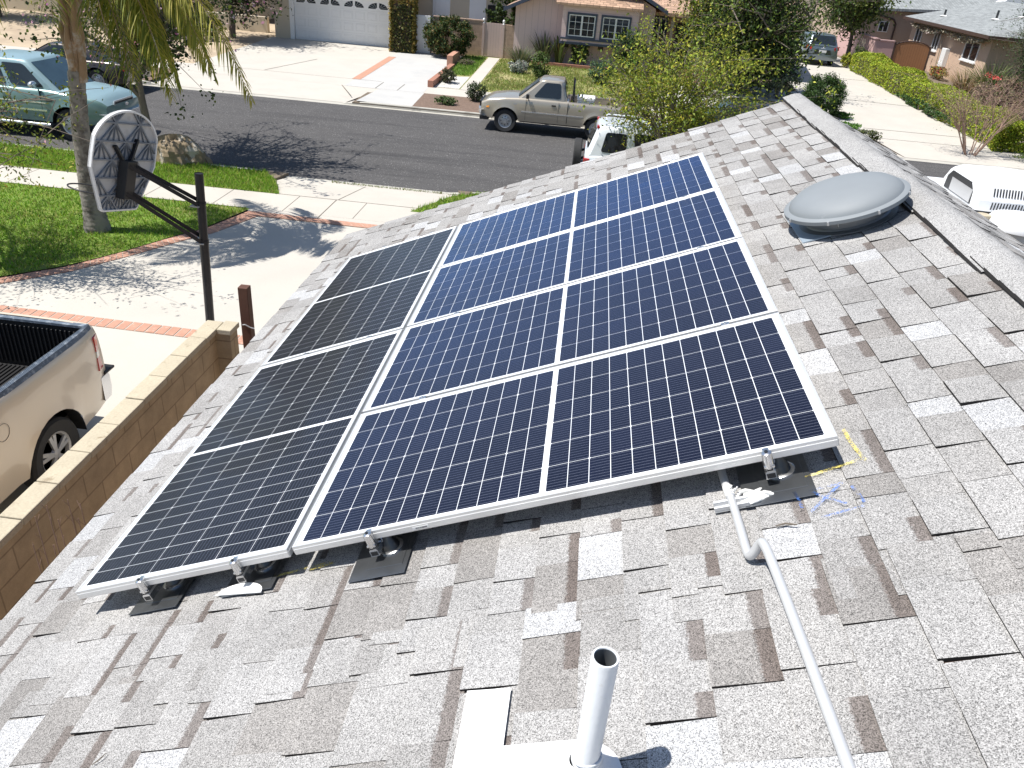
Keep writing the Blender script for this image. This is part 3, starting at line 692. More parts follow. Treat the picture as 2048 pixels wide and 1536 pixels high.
mb = MB(); t = -2.02; mb.beam((.221 * math.cos(t), .221 * math.sin(t), .05), (.225 * math.cos(t), .225 * math.sin(t), .112), .022, .005); mb.build('strap', 'steel', fan)
mb = MB(); mb.box((-.29, -.215, .011), (-.06, .28, .0175)); mb.build('flashing', 'blueflash', fan)

# bits lying on the roof
mb = MB(); mb.tube([(-.03, 0, .003), (0, .002, .004), (.032, -.012, .003)], [.002, .0032, .0025], 6)
o = mb.build('twig', 'bark'); o.location = RP(1.79, -.235, ROOF_N + .014); o.rotation_euler = ROOF_ROT; tag(o, 'small dark twig lying on shingles below the conduit kink', 'twig')
mb = MB(); mb.tube([(-.02, -.018, .002), (0, 0, .003), (.012, .02, .003)], [.0015, .0025, .001], 5)
o = mb.build('twig', 'bark'); o.location = RP(-.464, -.764, ROOF_N + .014); o.rotation_euler = ROOF_ROT; tag(o, 'black twig lying at the lower left of the roof', 'twig')

# ------------------------------------------------------------------ ground, street, kerbs, pavements
def zfar(x, y): return .12 if y < 28 else min(.12 + (y - 28) * .02, .5)
def gz(y): return zfar(0, y)
struct(sheet('ground', [(-400, -300), (400, -300), (400, 500), (-400, 500)], -.06, 'soil'))
sheet('street', [(-120, 16.3), (120, 16.3), (120, 26.2), (-120, 26.2)], 0, 'asphalt')
def slab(name, poly, m, top, bottom=-.04):
    mb = MB(); mb.prism(poly, lambda p, q, t: (p, q, t), bottom, top); return struct(mb.build(name, m))
YB = 16.55
slab('yard_ground', [(-90, -60), (90, -60), (90, 14.72), (-90, 14.72)], 'soil', .10)
slab('verge_ground', [(-90, 14.72), (-6.5, 14.72), (-6.1, YB), (-90, YB)], 'soil', .10)
slab('verge_ground', [(-1.2, 14.72), (90, 14.72), (90, YB), (-1.9, YB)], 'soil', .10)
def strip_sheet(name, x0, x1, y0, y1, m, dz, n=12):
    """far-side sheet that follows the gentle rise of the lots"""
    ys = sorted(set([y0, y1] + [y for y in (28, 47) if y0 < y < y1] + list(np.linspace(y0, y1, n))))
    mb = MB(); mb.grid([[(x0, y, gz(y) + dz), (x1, y, gz(y) + dz)] for y in ys], 0, True); return struct(mb.build(name, m))
for xa, xb in ((-150, -14.9), (-7.2, 11.5), (17.2, 150)):
    mb = MB(); mb.grid([[(xa, 26.06, .10), (xb, 26.06, .10)], [(xa, 28.9, .12), (xb, 28.9, .12)]], 0, True); mb.add([(xa, 26.06, -.04), (xb, 26.06, -.04), (xb, 26.06, .10), (xa, 26.06, .10)], [(0, 1, 2, 3)]); struct(mb.build('verge_ground', 'soil'))
mb = MB(); ys = [28.84, 47, 52, 300]
mb.grid([[(-150, y, gz(y) - .02), (150, y, gz(y) - .02)] for y in ys], 0, True);
struct(mb.build('far_yard_ground', 'soil'))
# kerbs: full height, dipping to the gutter at the driveways
def kerb(xs, y, d, name='kerb'):
    """xs: (x, height) stations; d=+1 kerb face towards -y"""
    mb = MB(); P = []
    for x, h in xs:
        P.append([(x, y - d * .16, -.01), (x, y - d * .02, .012), (x, y, .014), (x, y + d * .02, h), (x, y + d * .16, h + .004), (x, y + d * .17, -.02)])
    mb.grid(P, 0, d < 0); return struct(mb.build(name, 'kerb', bevel=.006))
def stations(a, b, dips, hi=.128, lo=.022, step=3.0):
    xs = set(np.arange(a, b, step)) | {b}
    for p, q in dips: xs |= {p - .9, p, q, q + .9}
    out = []
    for x in sorted(xs):
        h = hi
        for p, q in dips:
            if p <= x <= q: h = lo
            elif p - .9 < x < q + .9 and False: pass
        out.append((x, h))
    return out
kerb(stations(-90, 90, [(-6.0, -2.2)]), 16.55, -1)
kerb(stations(-90, 90, [(-14.0, -7.6), (11.9, 17.2)]), 26.05, 1)

# near side pavements
DW = [(-12.5, -30), (-1.2, -30), (-1.2, 13.1), (-5.6, 13.1), (-6.05, 12.0), (-6.55, 10.95), (-7.05, 10.0), (-7.6, 9.2), (-8.4, 8.4), (-9.6, 7.6), (-12.5, 6.8)]
sheet('driveway', DW, .126, 'concrete')
sheet('sidewalk', [(-90, 13.55), (40, 13.55), (40, 14.72), (-90, 14.72)], .130, 'sidewalk')
mb = MB(); mb.grid([[(-6.5, 14.72, .131), (-6.1, 16.40, .024)], [(-1.2, 14.72, .131), (-1.9, 16.40, .024)]], 0, True); struct(mb.build('driveway_apron', 'sidewalk'))
sheet('sidewalk_infill', [(-5.75, 13.22), (40, 13.22), (40, 13.55), (-5.95, 13.55)], .1285, 'sidewalk')
mb = MB()
def joint(a, b, wd=.014, z=.135):
    a, b = Vector(a), Vector(b); d = (b - a).normalized(); p = Vector((-d.y, d.x)) * wd / 2
    mb.add([(a.x + p.x, a.y + p.y, z), (a.x - p.x, a.y - p.y, z), (b.x - p.x, b.y - p.y, z), (b.x + p.x, b.y + p.y, z)], [(0, 1, 2, 3)])
for x in np.arange(-29.5, 30, 1.52): joint((x, 13.56), (x, 14.71), .010)
joint((-6.4, 14.72), (-1.2, 14.72), .016); joint((-4.35, 13.24), (-4.35, 14.72), .018); joint((-1.4, 13.24), (-1.4, 14.72), .018); joint((-11, 3.0), (-2.7, 3.0), .01)
struct(mb.build('paving_joints', 'joint'))
mb = MB(); mb.grid([[(-4.325, 14.74, .134), (-4.12, 16.3, .034)], [(-4.305, 14.74, .134), (-4.10, 16.3, .034)]], 0, True); struct(mb.build('apron_joint', 'joint'))

sheet('apron_base', [(-15.0, 26.1), (-6.9, 26.1), (-6.9, 28.9), (-15.0, 28.9)], .018, 'sidewalk'); sheet('apron_base', [(11.2, 26.1), (17.4, 26.1), (17.4, 28.9), (11.2, 28.9)], .018, 'sidewalk'); sheet('apron_base', [(-6.6, 14.7), (-1.1, 14.7), (-1.8, 16.5), (-6.2, 16.5)], .010, 'sidewalk')
# brick bands
def brick_band(name, up, lo, z=.139, bl=.105, gap=.011):
    """bricks on edge across a band between two polylines (upper and lower edge)"""
    def resample(pl):
        pl = [Vector((*p, 0)) for p in pl]; L = [0]
        for a, b in zip(pl[:-1], pl[1:]): L.append(L[-1] + (b - a).length)
        return pl, L
    (pu, Lu), (pl_, Ll) = resample(up), resample(lo)
    def at(pl, L, t):
        s_ = t * L[-1]
        for i in range(len(L) - 1):
            if s_ <= L[i + 1] + 1e-9: return pl[i].lerp(pl[i + 1], (s_ - L[i]) / max(1e-9, L[i + 1] - L[i]))
        return pl[-1]
    mb = MB(); n = max(1, int(Lu[-1] / (bl + gap)))
    base = [at(pu, Lu, t) for t in np.linspace(0, 1, 40)], [at(pl_, Ll, t) for t in np.linspace(0, 1, 40)]
    mb.grid([[(a.x, a.y, z - .006), (b.x, b.y, z - .006)] for a, b in zip(*base)], 1)
    for i in range(n):
        t0, t1 = (i + gap / 2 / (bl + gap)) / n, (i + 1 - gap / 2 / (bl + gap)) / n
        q = [at(pu, Lu, t0), at(pl_, Ll, t0), at(pl_, Ll, t1), at(pu, Lu, t1)]; h = z + random.uniform(-.002, .002)
        c = sum(q, Vector()) / 4; q = [c + (p - c) * .985 for p in q]
        mb.add([(p.x, p.y, h) for p in q] + [(p.x, p.y, h - .01) for p in q], [(0, 1, 2, 3), (4, 5, 1, 0), (5, 6, 2, 1), (6, 7, 3, 2), (7, 4, 0, 3)], 0)
    return struct(mb.build(name, ['brick_v2', 'joint_pale']))
def brick_var():
    m, nt, b = new_mat('paver_bricks'); p = coords(nt, True)
    base = mix(nt, (.38, .19, .13), (.54, .31, .22), noise(nt, p, 6, 4, .7))
    base = mix(nt, base, (.56, .42, .34), ramp(nt, noise(nt, p, 15, 3), [(.58, 0.0), (.72, .8)]))
    nt.links.new(base, b.inputs['Base Color']); b.inputs['Roughness'].default_value = .9; return m
M['brick_v2'] = brick_var(); M['joint_pale'] = mat('pale_mortar', (.50, .46, .40), .9)
brick_band('brick_edging', [(-5.80, 13.36), (-6.16, 12.05), (-6.52, 11.36), (-6.98, 10.35), (-7.45, 9.52), (-8.15, 8.78), (-9.3, 7.95), (-12.5, 7.0)],
           [(-5.50, 13.12), (-5.92, 11.85), (-6.30, 11.2), (-6.78, 10.22), (-7.28, 9.36), (-8.0, 8.58), (-9.2, 7.72), (-12.5, 6.76)])
brick_band('brick_edging', [(-5.76, 13.34), (1.5, 13.22)], [(-5.50, 13.08), (1.5, 13.0)], .143)
brick_band('brick_edging', [(-11.5, 7.98), (-2.66, 7.78)], [(-11.5, 7.70), (-2.66, 7.52)], .137, .13, .018)

# lawns: turf sheet with blades standing in it
def blades(name, poly, n, z, hgt, cols, label, width=.010, zf=None, patch=None):
    xs, ys = [p[0] for p in poly], [p[1] for p in poly]
    P = np.empty((0, 2)); pl = np.array(poly)
    while len(P) < n:
        q = np.stack([rng.uniform(min(xs), max(xs), n * 2), rng.uniform(min(ys), max(ys), n * 2)], 1)
        ins = np.zeros(len(q), bool); j = len(pl) - 1
        for i in range(len(pl)):
            a, b = pl[i], pl[j]
            c = ((a[1] > q[:, 1]) != (b[1] > q[:, 1])) & (q[:, 0] < (b[0] - a[0]) * (q[:, 1] - a[1]) / (b[1] - a[1] + 1e-12) + a[0]); ins ^= c; j = i
        q = q[ins]
        if patch:
            f = np.sin(q[:, 0] * patch * 1.7 + np.sin(q[:, 1] * patch)) * np.sin(q[:, 1] * patch * 1.3 + 1 + np.sin(q[:, 0] * patch * .7)); q = q[rng.random(len(q)) < .55 + .45 * f]
        P = np.concatenate([P, q])[:n]
    zz = np.array([(zf(0, y) if zf else 0) for y in P[:, 1]]) + z
    a = rng.uniform(0, 2 * PI, n); h = hgt * rng.uniform(.5, 1.25, n); le = rng.normal(0, .45, (n, 2)) * h[:, None]
    dx = np.stack([np.cos(a), np.sin(a)], 1) * (width * rng.uniform(.6, 1.4, n))[:, None]
    V = np.zeros((n, 3, 3)); V[:, 0, :2] = P - dx; V[:, 1, :2] = P + dx; V[:, 2, :2] = P + le; V[:, :2, 2] = zz[:, None] - .005; V[:, 2, 2] = zz + h
    o = raw_mesh(name, V.reshape(-1, 3), np.arange(3 * n).reshape(n, 3), np.repeat(palette(n, cols, .22), 3, 0), 'grassblade', None)
    return tag(o, label, 'grass', kind='stuff')
GREEN = [(.19, .36, .025), (.25, .42, .04), (.14, .28, .02), (.33, .44, .06), (.36, .36, .11)]
LAWN = [(-40, 13.5), (-5.85, 13.5), (-6.2, 12.05), (-6.56, 11.36), (-7.02, 10.35), (-7.5, 9.55), (-8.2, 8.82), (-9.4, 8.0), (-12.5, 7.05), (-40, 7.05)]
sheet('lawn', LAWN, .134, 'lawn')
PK = [(-40, 14.76), (-5.66, 14.70), (-6.05, 15.6), (-6.6, 16.36), (-40, 16.40)]
sheet('parkway_lawn', PK, .137, 'lawn')
TRI = [(-2.62, 14.44), (-1.95, 15.9), (-1.3, 16.38), (12, 16.38), (12, 14.44)]
sheet('parkway_turf', TRI, .136, 'lawn')
blades('lawn_grass', [(max(x, -15.5), y) for x, y in LAWN], 52000, .134, .06, GREEN, 'bright green front lawn grass around the palm')
blades('parkway_grass', [(max(x, -15.5), y) for x, y in PK], 30000, .137, .075, GREEN, 'bright green grass strip between sidewalk and street')
blades('parkway_grass', [(min(x, 2.5), y) for x, y in TRI], 9000, .136, .09, GREEN, 'small green grass wedge beside the driveway apron')
mb = MB()
o = blades('kerb_grass', [(-5.0, 16.34), (-1.6, 16.34), (-1.6, 16.46), (-5.0, 16.46)], 500, .02, .05, [(.25, .26, .10), (.16, .2, .05)], 'dry weeds growing in the gutter by the apron')

# block wall, post and pole at the driveway
WX = -2.45
wl = thing('block_wall', 'tan concrete block wall with pale coping beside the roof eave', 'wall', (WX - .1, 0, 0))
mb = MB(); mb.box((WX - .145, -6, -.02), (WX - .01, 4.70, 1.875)); mb.box((WX - .01, 4.52, -.02), (WX + .14, 4.69, 1.875)); mb.build('blocks', 'blockwall', wl, world=True)
mb = MB(); y = -6.0
while y < 4.6:
    d = random.uniform(-.004, .004); e = min(y + .392, 4.72); mb.box((WX - .158 + d, y, 1.876), (WX + .012 + d, e - .006, 1.935 + random.uniform(-.003, .003))); y += .396
mb.box((WX + .016, 4.50, 1.876), (WX + .16, 4.715, 1.932))
mb.build('coping', 'coping', wl, bevel=.008, world=True)
po = thing('wooden_post', 'dark brown square wooden post at the end of the block wall', 'post', (WX + .15, 4.93, .1))
mb = MB(); mb.box((-.05, -.05, -.12), (.05, .05, 2.13)); mb.build('post', 'redwood', po, bevel=.005)
mb = MB(); mb.tube([(-.03, -.053, 1.72), (.0, -.062, 1.73), (.05, -.055, 1.70), (.09, -.05, 1.69)], .006, 6); mb.build('latch', 'steel', po)

# ------------------------------------------------------------------ vehicles (local x forward, y to the left)
def interp(prof, x):
    if x <= prof[0][0]: return prof[0][1]
    for (a, p), (b, q) in zip(prof[:-1], prof[1:]):
        if x <= b: return lerp(p, q, (x - a) / (b - a))
    return prof[-1][1]
def wheel(root, x, y, r, wdt, side, style, rimm='steel'):
    o = side
    mb = MB(); rr = r * .62
    mb.lathe([(rr, -wdt * .42), (r * .93, -wdt * .5), (r, -wdt * .36), (r, wdt * .36), (r * .93, wdt * .5), (rr, wdt * .42)], 36, (x, y, r), 'y', cap=False)
    t = mb.build('wheel', 'rubber', root, smooth=40)
    mb = MB(); yo = y + o * wdt * .40
    if style == 'alloy':
        mb.lathe([(rr * 1.01, -o * .03), (rr * 1.0, 0), (rr * .9, -o * .012), (rr * .86, -o * .05)], 32, (x, yo, r), 'y', cap=False)
        for k in range(5):
            a = 2 * PI * k / 5 + .3
            for da in (-.16, .16):
                mb.beam((x + .10 * r * math.cos(a), yo - o * .012, r + .10 * r * math.sin(a)), (x + rr * .9 * math.cos(a + da), yo - o * .018, r + rr * .9 * math.sin(a + da)), r * .11, .022, 0, (0, 1, 0))
        mb.lathe([(0, o * .004), (r * .13, 0), (r * .16, -o * .03)], 16, (x, yo, r), 'y')
    else:
        mb.lathe([(rr * 1.01, -o * .02), (rr, 0), (rr * .86, -o * .01), (rr * .8, -o * .045), (rr * .36, -o * .02), (rr * .30, o * .012), (0, o * .014)], 32, (x, yo, r), 'y', cap=False)
    rim = mb.build('rim', rimm, t, smooth=35)
    mb = MB()
    if style == 'alloy': mb.lathe([(0, -o * .06), (rr * .97, -o * .06)], 24, (x, yo, r), 'y')
    else:
        for k in range(8):
            a = 2 * PI * k / 8; mb.lathe([(0, -o * .022), (rr * .085, -o * .024)], 8, (x + rr * .6 * math.cos(a), yo + o * .004, r + rr * .6 * math.sin(a)), 'y')
    mb.build('rim_openings', 'black', t)
def patch(mb, C, s0, s1, t0, t1, off, mi=0, ch=.12, thick=.004):
    """panel on a quad face C = [A(s0,t0), B(s1,t0), C(s1,t1), D(s0,t1)]; corners cut back"""
    A, B, Cc, Dd = [Vector(c) for c in C]
    f = lambda s, t: (A.lerp(B, s)).lerp(Dd.lerp(Cc, s), t)
    nrm = ((B - A).cross(Dd - A)).normalized()
    cen = (A + B + Cc + Dd) / 4; flip = nrm.dot(Vector((cen.x, cen.y, 0))) < 0
    if flip: nrm = -nrm
    ds, dt = (s1 - s0) * ch, (t1 - t0) * ch
    pl = [(s0 + ds, t0), (s1 - ds, t0), (s1 - ds * .3, t0 + dt * .3), (s1, t0 + dt), (s1, t1 - dt), (s1 - ds * .3, t1 - dt * .3), (s1 - ds, t1), (s0 + ds, t1), (s0 + ds * .3, t1 - dt * .3), (s0, t1 - dt), (s0, t0 + dt), (s0 + ds * .3, t0 + dt * .3)]
    n = len(pl); v = [f(s, t) + nrm * off for s, t in pl] + [f(s, t) - nrm * thick for s, t in pl]
    fs = [tuple(range(n))] + [(i, n + i, n + (i + 1) % n, (i + 1) % n) for i in range(n)]
    mb.add(v, [f_[::-1] for f_ in fs] if flip else fs, mi)
def vehicle(name, label, loc, rotz, P, group=None):
    root = thing(name, label, P.get('cat', 'car'), loc, rotz, group)
    top, W, zb, xr, xf = P['top'], P['W'], P['zb'], P['top'][0][0], P['top'][-1][0]
    wx, r, ra = P['wheels'], P['r'], P['r'] * P.get('arch', 1.17); pm = P['paint']
    bed = P.get('bed'); taper = P.get('taper', (.07, .13))
    def hw(x):
        k = 1.0
        if x > xf - .8: k -= taper[1] * ((x - xf + .8) / .8) ** 2.4
        if x < xr + .5: k -= taper[0] * ((xr + .5 - x) / .5) ** 2.4
        return W * k
    xs = set(np.linspace(xr, xf, 46))
    for c in wx: xs |= {c + ra * math.cos(t) for t in np.linspace(0, PI, 15)}
    xs = sorted(x for x in xs if xr <= x <= xf)
    def zbot(x):
        z = zb + P.get('tuck', .05) * (max(0, (x - xf + .5) / .5) + max(0, (xr + .4 - x) / .4))
        for c in wx:
            if abs(x - c) < ra - 1e-6: z = max(z, r + math.sqrt(ra * ra - (x - c) ** 2))
        return z
    ts = [0, .12, .3, .5, .66, .8, .9, .96, 1.0]; sec = [.965, .985, 1.0, 1.0, .995, .985, .968, .945, .905]
    mb = MB()
    for sgn in (1, -1):
        G = []
        for x in xs:
            z0, z1 = zbot(x), interp(top, x); row = []
            for t, s_ in zip(ts, sec):
                zz = z0 + (z1 - z0) * t
                tt = (zz - zb) / max(.05, z1 - zb); sv = np.interp(tt, ts, sec)
                fl = 0
                for c in wx: fl = max(fl, .022 * max(0, 1 - abs(math.hypot(x - c, (zz - r) * 1.0) - ra) / .10)) if zz > r * .6 else fl
                row.append((x, sgn * (hw(x) * sv + fl), zz))
            G.append(row)
        mb.grid(G, 0, sgn > 0)
        for c in wx:      # inner lip of each wheel arch
            arc = [(c + ra * math.cos(t), r + ra * math.sin(t)) for t in np.linspace(.0, PI, 19)]
            mb.grid([[(px, sgn * (hw(px) * .985 + .012), pz), (px, sgn * (hw(px) - .16), pz)] for px, pz in arc], 1, sgn < 0)
    cr = P.get('crown', .035); ys = np.linspace(-1, 1, 13)
    G = []
    mi_top = 2 if 'paint_top' in P else 0
    segs = [(xr, bed[0] if bed else xf)] + ([(bed[1], xf)] if bed else [])
    for a, b in segs:
        if b - a < .02: continue
        cx = sorted({x for x in xs if a <= x <= b} | {a, b})
        mb.grid([[(x, hw(x) * .905 * y, interp(top, x) + cr * (1 - abs(y) ** 2.6) * min(1, (xf - x) / .25 + .15)) for y in ys] for x in cx], mi_top)
    for x, fwd in ((xf, 1), (xr, -1)):
        z0, z1 = zbot(x), interp(top, x); bl = P.get('nose', .05) if fwd > 0 else P.get('tailb', .03)
        mb.grid([[(x + fwd * bl * (1 - y * y) * math.sin(PI * (.15 + .7 * t)), hw(x) * np.interp(t, ts, sec) * y, z0 + (z1 - z0) * t + (cr * .15 * (1 - abs(y) ** 2.6) if t > .99 else 0)) for t in ts] for y in ys], 0, fwd < 0)
    body = mb.build('body', [pm, 'black'] + ([P['paint_top']] if 'paint_top' in P else []), root, smooth=38)
    mb = MB(); mb.box((xr + .12, -W + .16, zb + .03), (xf - .12, W - .16, zb + .16)); mb.build('underbody', 'black', root)
    for c in wx:
        for sgn in (1, -1): wheel(root, c, sgn * (W - .125), r, .21, sgn, P.get('rim', 'steel'), P.get('rimm', 'steel'))
    if bed:
        x0, x1, zf = bed; zr = interp(top, x0); wi = W - .13
        mb = MB()
        mb.box((x0 + .04, -wi, zf - .03), (x1, wi, zf), 0)
        for sgn in (1, -1): mb.box((x0 + .04, sgn * wi, zf), (x1, sgn * (wi + .02), zr - .015), 0)
        mb.box((x0 + .005, -wi, zf), (x0 + .045, wi, zr - .015), 0); mb.box((x1 - .04, -wi, zf), (x1, wi, zr), 0)
        if P.get('ribs'):
            for k in range(34): y = -wi + .03 + k * (2 * wi - .06) / 33; mb.box((x0 + .045, y - .009, zf + .04), (x0 + .062, y + .009, zr - .07), 0); mb.box((x0 + .08, y - .010, zf), (x1 - .05, y + .010, zf + .014), 0)
            for k in range(40):
                x = x0 + .09 + k * (x1 - x0 - .15) / 39
                for sgn in (1, -1): mb.box((x - .009, sgn * wi, zf + .05), (x + .009, sgn * (wi - .016), zr - .07), 0)
        mb.build('bed_liner', P.get('liner', pm), root, bevel=.004 if P.get('ribs') else 0, seg=1)
        mb = MB()
        for sgn in (1, -1):
            G = []
            for x in np.linspace(x0 - .005, x1, 24):
                G.append([(x, sgn * (wi - .004), zr - .03)] + [(x, sgn * lerp(wi - .004, hw(x) * .925, q), zr + .010 + d) for q, d in ((0, -.004), (.06, .004), (.14, .005), (.17, 0), (.30, 0), (.33, .005), (.45, .005), (.48, 0), (.6, 0), (.63, .005), (.76, .005), (.79, .001), (.94, .001), (1.0, -.006))] + [(x, sgn * hw(x) * .945, zr - .035)])
            mb.grid(G, 0, sgn < 0)
        mb.box((x0 - .012, -wi, zr - .02), (x0 + .055, wi, zr + .008), 0)
        mb.build('bed_rail', P.get('rail', pm), root, smooth=30)
    for cb in P.get('cabs', []):
        b0, b1, t0, t1, zt, wt = cb['base'][0], cb['base'][1], cb['roof'][0], cb['roof'][1], cb['z'], cb['w']
        zb0, zb1 = interp(top, b0) + cb.get('dz', 0.0), interp(top, b1) + cb.get('dz', 0.0); wb = W * .905
        zb0 = min(zb0, cb.get('zbelt', zb0)); 
        BL, FL, FRt, BR = (b0, wb, zb0), (b1, min(wb, hw(b1) * .89), zb1), (b1, -min(wb, hw(b1) * .89), zb1), (b0, -wb, zb0)
        def ring(t, ins=0):
            q = []
            for B, T in ((BL, (t0, wt, zt)), (FL, (t1, wt, zt)), (FRt, (t1, -wt, zt)), (BR, (t0, -wt, zt))):
                q.append(Vector(B).lerp(Vector(T), t))
            out = []
            for i in range(4):
                a, b = q[i], q[(i + 1) % 4]; d = (b - a); l = min(.10, d.length * .1) / d.length
                bow = .05 if i in (1, 3) else .012
                nrm = Vector((1, 0, 0)) if i == 1 else Vector((-1, 0, 0)) if i == 3 else Vector((0, 1 if i == 0 else -1, 0))
                for s_ in (l, .25, .5, .75, 1 - l): out.append(a + d * s_ + nrm * bow * 4 * s_ * (1 - s_) * (1 if i == 1 else .5))
            return out
        R = [ring(t) for t in (-.06, 0, .5, .9)]
        r1 = ring(1.0); cen = sum(r1, Vector()) / len(r1)
        for k, dz in ((.985, .012), (.95, .030), (.86, .042), (.5, .056)):
            R.append([cen + (p - cen) * k + Vector((0, 0, dz - .02)) for p in r1])
        n = len(R[0]); mb = MB(); mb.add([p for rr in R for p in rr], [(i * n + j, i * n + (j + 1) % n, (i + 1) * n + (j + 1) % n, (i + 1) * n + j)[::-1] for i in range(len(R) - 1) for j in range(n)] + [tuple(range((len(R) - 1) * n, len(R) * n))[::-1]])
        cab = mb.build(cb.get('name', 'cab'), cb.get('paint', pm), root, smooth=42)
        T = lambda x, y: (x, y, zt)
        fL = [BL, FL, T(t1, wt), T(t0, wt)]; fR = [FRt, BR, T(t0, -wt), T(t1, -wt)]; fF = [FL, FRt, T(t1, -wt), T(t1, wt)]; fB = [BR, BL, T(t0, wt), T(t0, -wt)]
        if cb.get('windshield', True):
            mb = MB(); bulge = .048
            G = []
            for s_ in np.linspace(.055, .945, 9):
                row = []
                for t in np.linspace(.06, .93, 5):
                    p = Vector(fF[0]).lerp(Vector(fF[1]), s_).lerp(Vector(fF[3]).lerp(Vector(fF[2]), s_), t); nr = (Vector(fF[1]) - Vector(fF[0])).cross(Vector(fF[3]) - Vector(fF[0])).normalized()
                    row.append(p - nr * .014 + Vector((1, 0, 0)) * (bulge * 4 * s_ * (1 - s_)))
                G.append(row)
            mb.grid([[tuple(p) for p in row] for row in G], 0, True); mb.build('windshield', 'glass_blue', cab, smooth=60)
        for (s0, s1, u0, u1) in cb.get('side', []):
            for f, sw in ((fL, False), (fR, True)):
                a, b = (1 - s1, 1 - s0) if sw else (s0, s1)
                mb2 = MB(); F = f; patch(mb2, F, a, b, u0, u1, .018, 0, .10); mb2.build('side_window', 'glass', cab)
        if cb.get('back', True):
            mb = MB(); patch(mb, fB, *cb.get('backwin', (.08, .92, .18, .88)), .030, 0, .08); mb.build('rear_window', 'glass', cab)
        if cb.get('rack'):
            mb = MB()
            for sgn in (1, -1): mb.tube([(t0 + .15, sgn * wt * .88, zt + .02), (t0 + .22, sgn * wt * .88, zt + .075), (t1 - .3, sgn * wt * .88, zt + .075), (t1 - .2, sgn * wt * .88, zt + .02)], .017, 8)
            for k in range(6): y = (k - 2.5) * wt * .22; mb.box((t0 + .2, y - .014, zt + .030), (t1 - .25, y + .014, zt + .050))
            mb.build('roof_rack', cb.get('rackm', pm), root, smooth=40)
    def lamp(nm, pts, m, parent=root):
        mb = MB(); C = [Vector(p) for p in pts]; patch(mb, C, 0, 1, 0, 1, .008, 0, .12, .03); return mb.build(nm, m, parent)
    return root, body, hw, lamp

# cream full-size pickup in our driveway, tail towards the street
PX = dict(cat='pickup truck', W=1.0, zb=.42, top=[(-2.86, 1.375), (-.55, 1.385), (1.2, 1.24), (1.35, 1.2), (2.6, 1.1), (2.86, .95)], wheels=(-1.80, 1.85), r=.385, arch=1.24, paint='p_cream', bed=(-2.82, -.86, .80), ribs=True,
          liner='liner', rail='bedrail', rim='alloy', taper=(.05, .1), crown=.02,
          cabs=[dict(base=(-.80, 1.45), roof=(-.66, .75), z=1.90, w=.72, side=[(.06, .42, .14, .9), (.46, .86, .14, .9)])])
root, body, hw, lamp = vehicle('pickup_truck', 'cream pickup with black bed liner parked on the near driveway', (-5.045, 2.25, .126), -PI / 2, PX)
for s in (1, -1):
    y0, y1 = s * 1.0 * .965, s * .93
    C = [(-2.69, s * .985, .88), (-2.872, s * .93, .88), (-2.872, s * .905, 1.265), (-2.74, s * .958, 1.265)]
    mb = MB(); C = C if s > 0 else [C[1], C[0], C[3], C[2]]
    pts = C
    A = [Vector(p) for p in pts]
    for (t0, t1, m) in ((0, .40, 0), (.40, .58, 1), (.58, 1, 0)): patch(mb, A, .04, .96, t0, t1, .012, m, .04 if m else .08, .02)
    mb.build('tail_light', ['lamp_red', 'lamp_clear'], root)
mb = MB(); G = []
for y in np.linspace(-.98, .98, 15):
    x = -2.97 - .05 * (1 - (y / .98) ** 2) + .10 * max(0, abs(y) - .86) / .12
    G.append([(x + .16, y, .78), (x + .02, y, .79), (x, y, .755), (x - .005, y, .60), (x + .03, y, .50), (x + .16, y, .49)])
mb.grid(G, 0, True)
for s in (1, -1): mb.add([g for g in G[-1 if s > 0 else 0]], [tuple(range(6))])
o = mb.build('bumper', ['chrome'], root, smooth=35)
mb = MB()
for s in (1, -1): mb.box((-2.99, s * .55, .785), (-2.80, s * .985, .815))
mb.build('bumper_pad', 'black', o, bevel=.01)
mb = MB(); mb.tube([(-1.80 + .66 + .085 * math.cos(t), 1.0 * .9985 + .001, 1.07 + .085 * math.sin(t)) for t in np.linspace(0, 2 * PI, 40)], .0022, 5, cap=False); mb.build('fuel_door', 'brown', root)
mb = MB(); mb.box((-.862, .91, .5), (-.85, 1.003, 1.36)); mb.build('panel_gap', 'black', root)

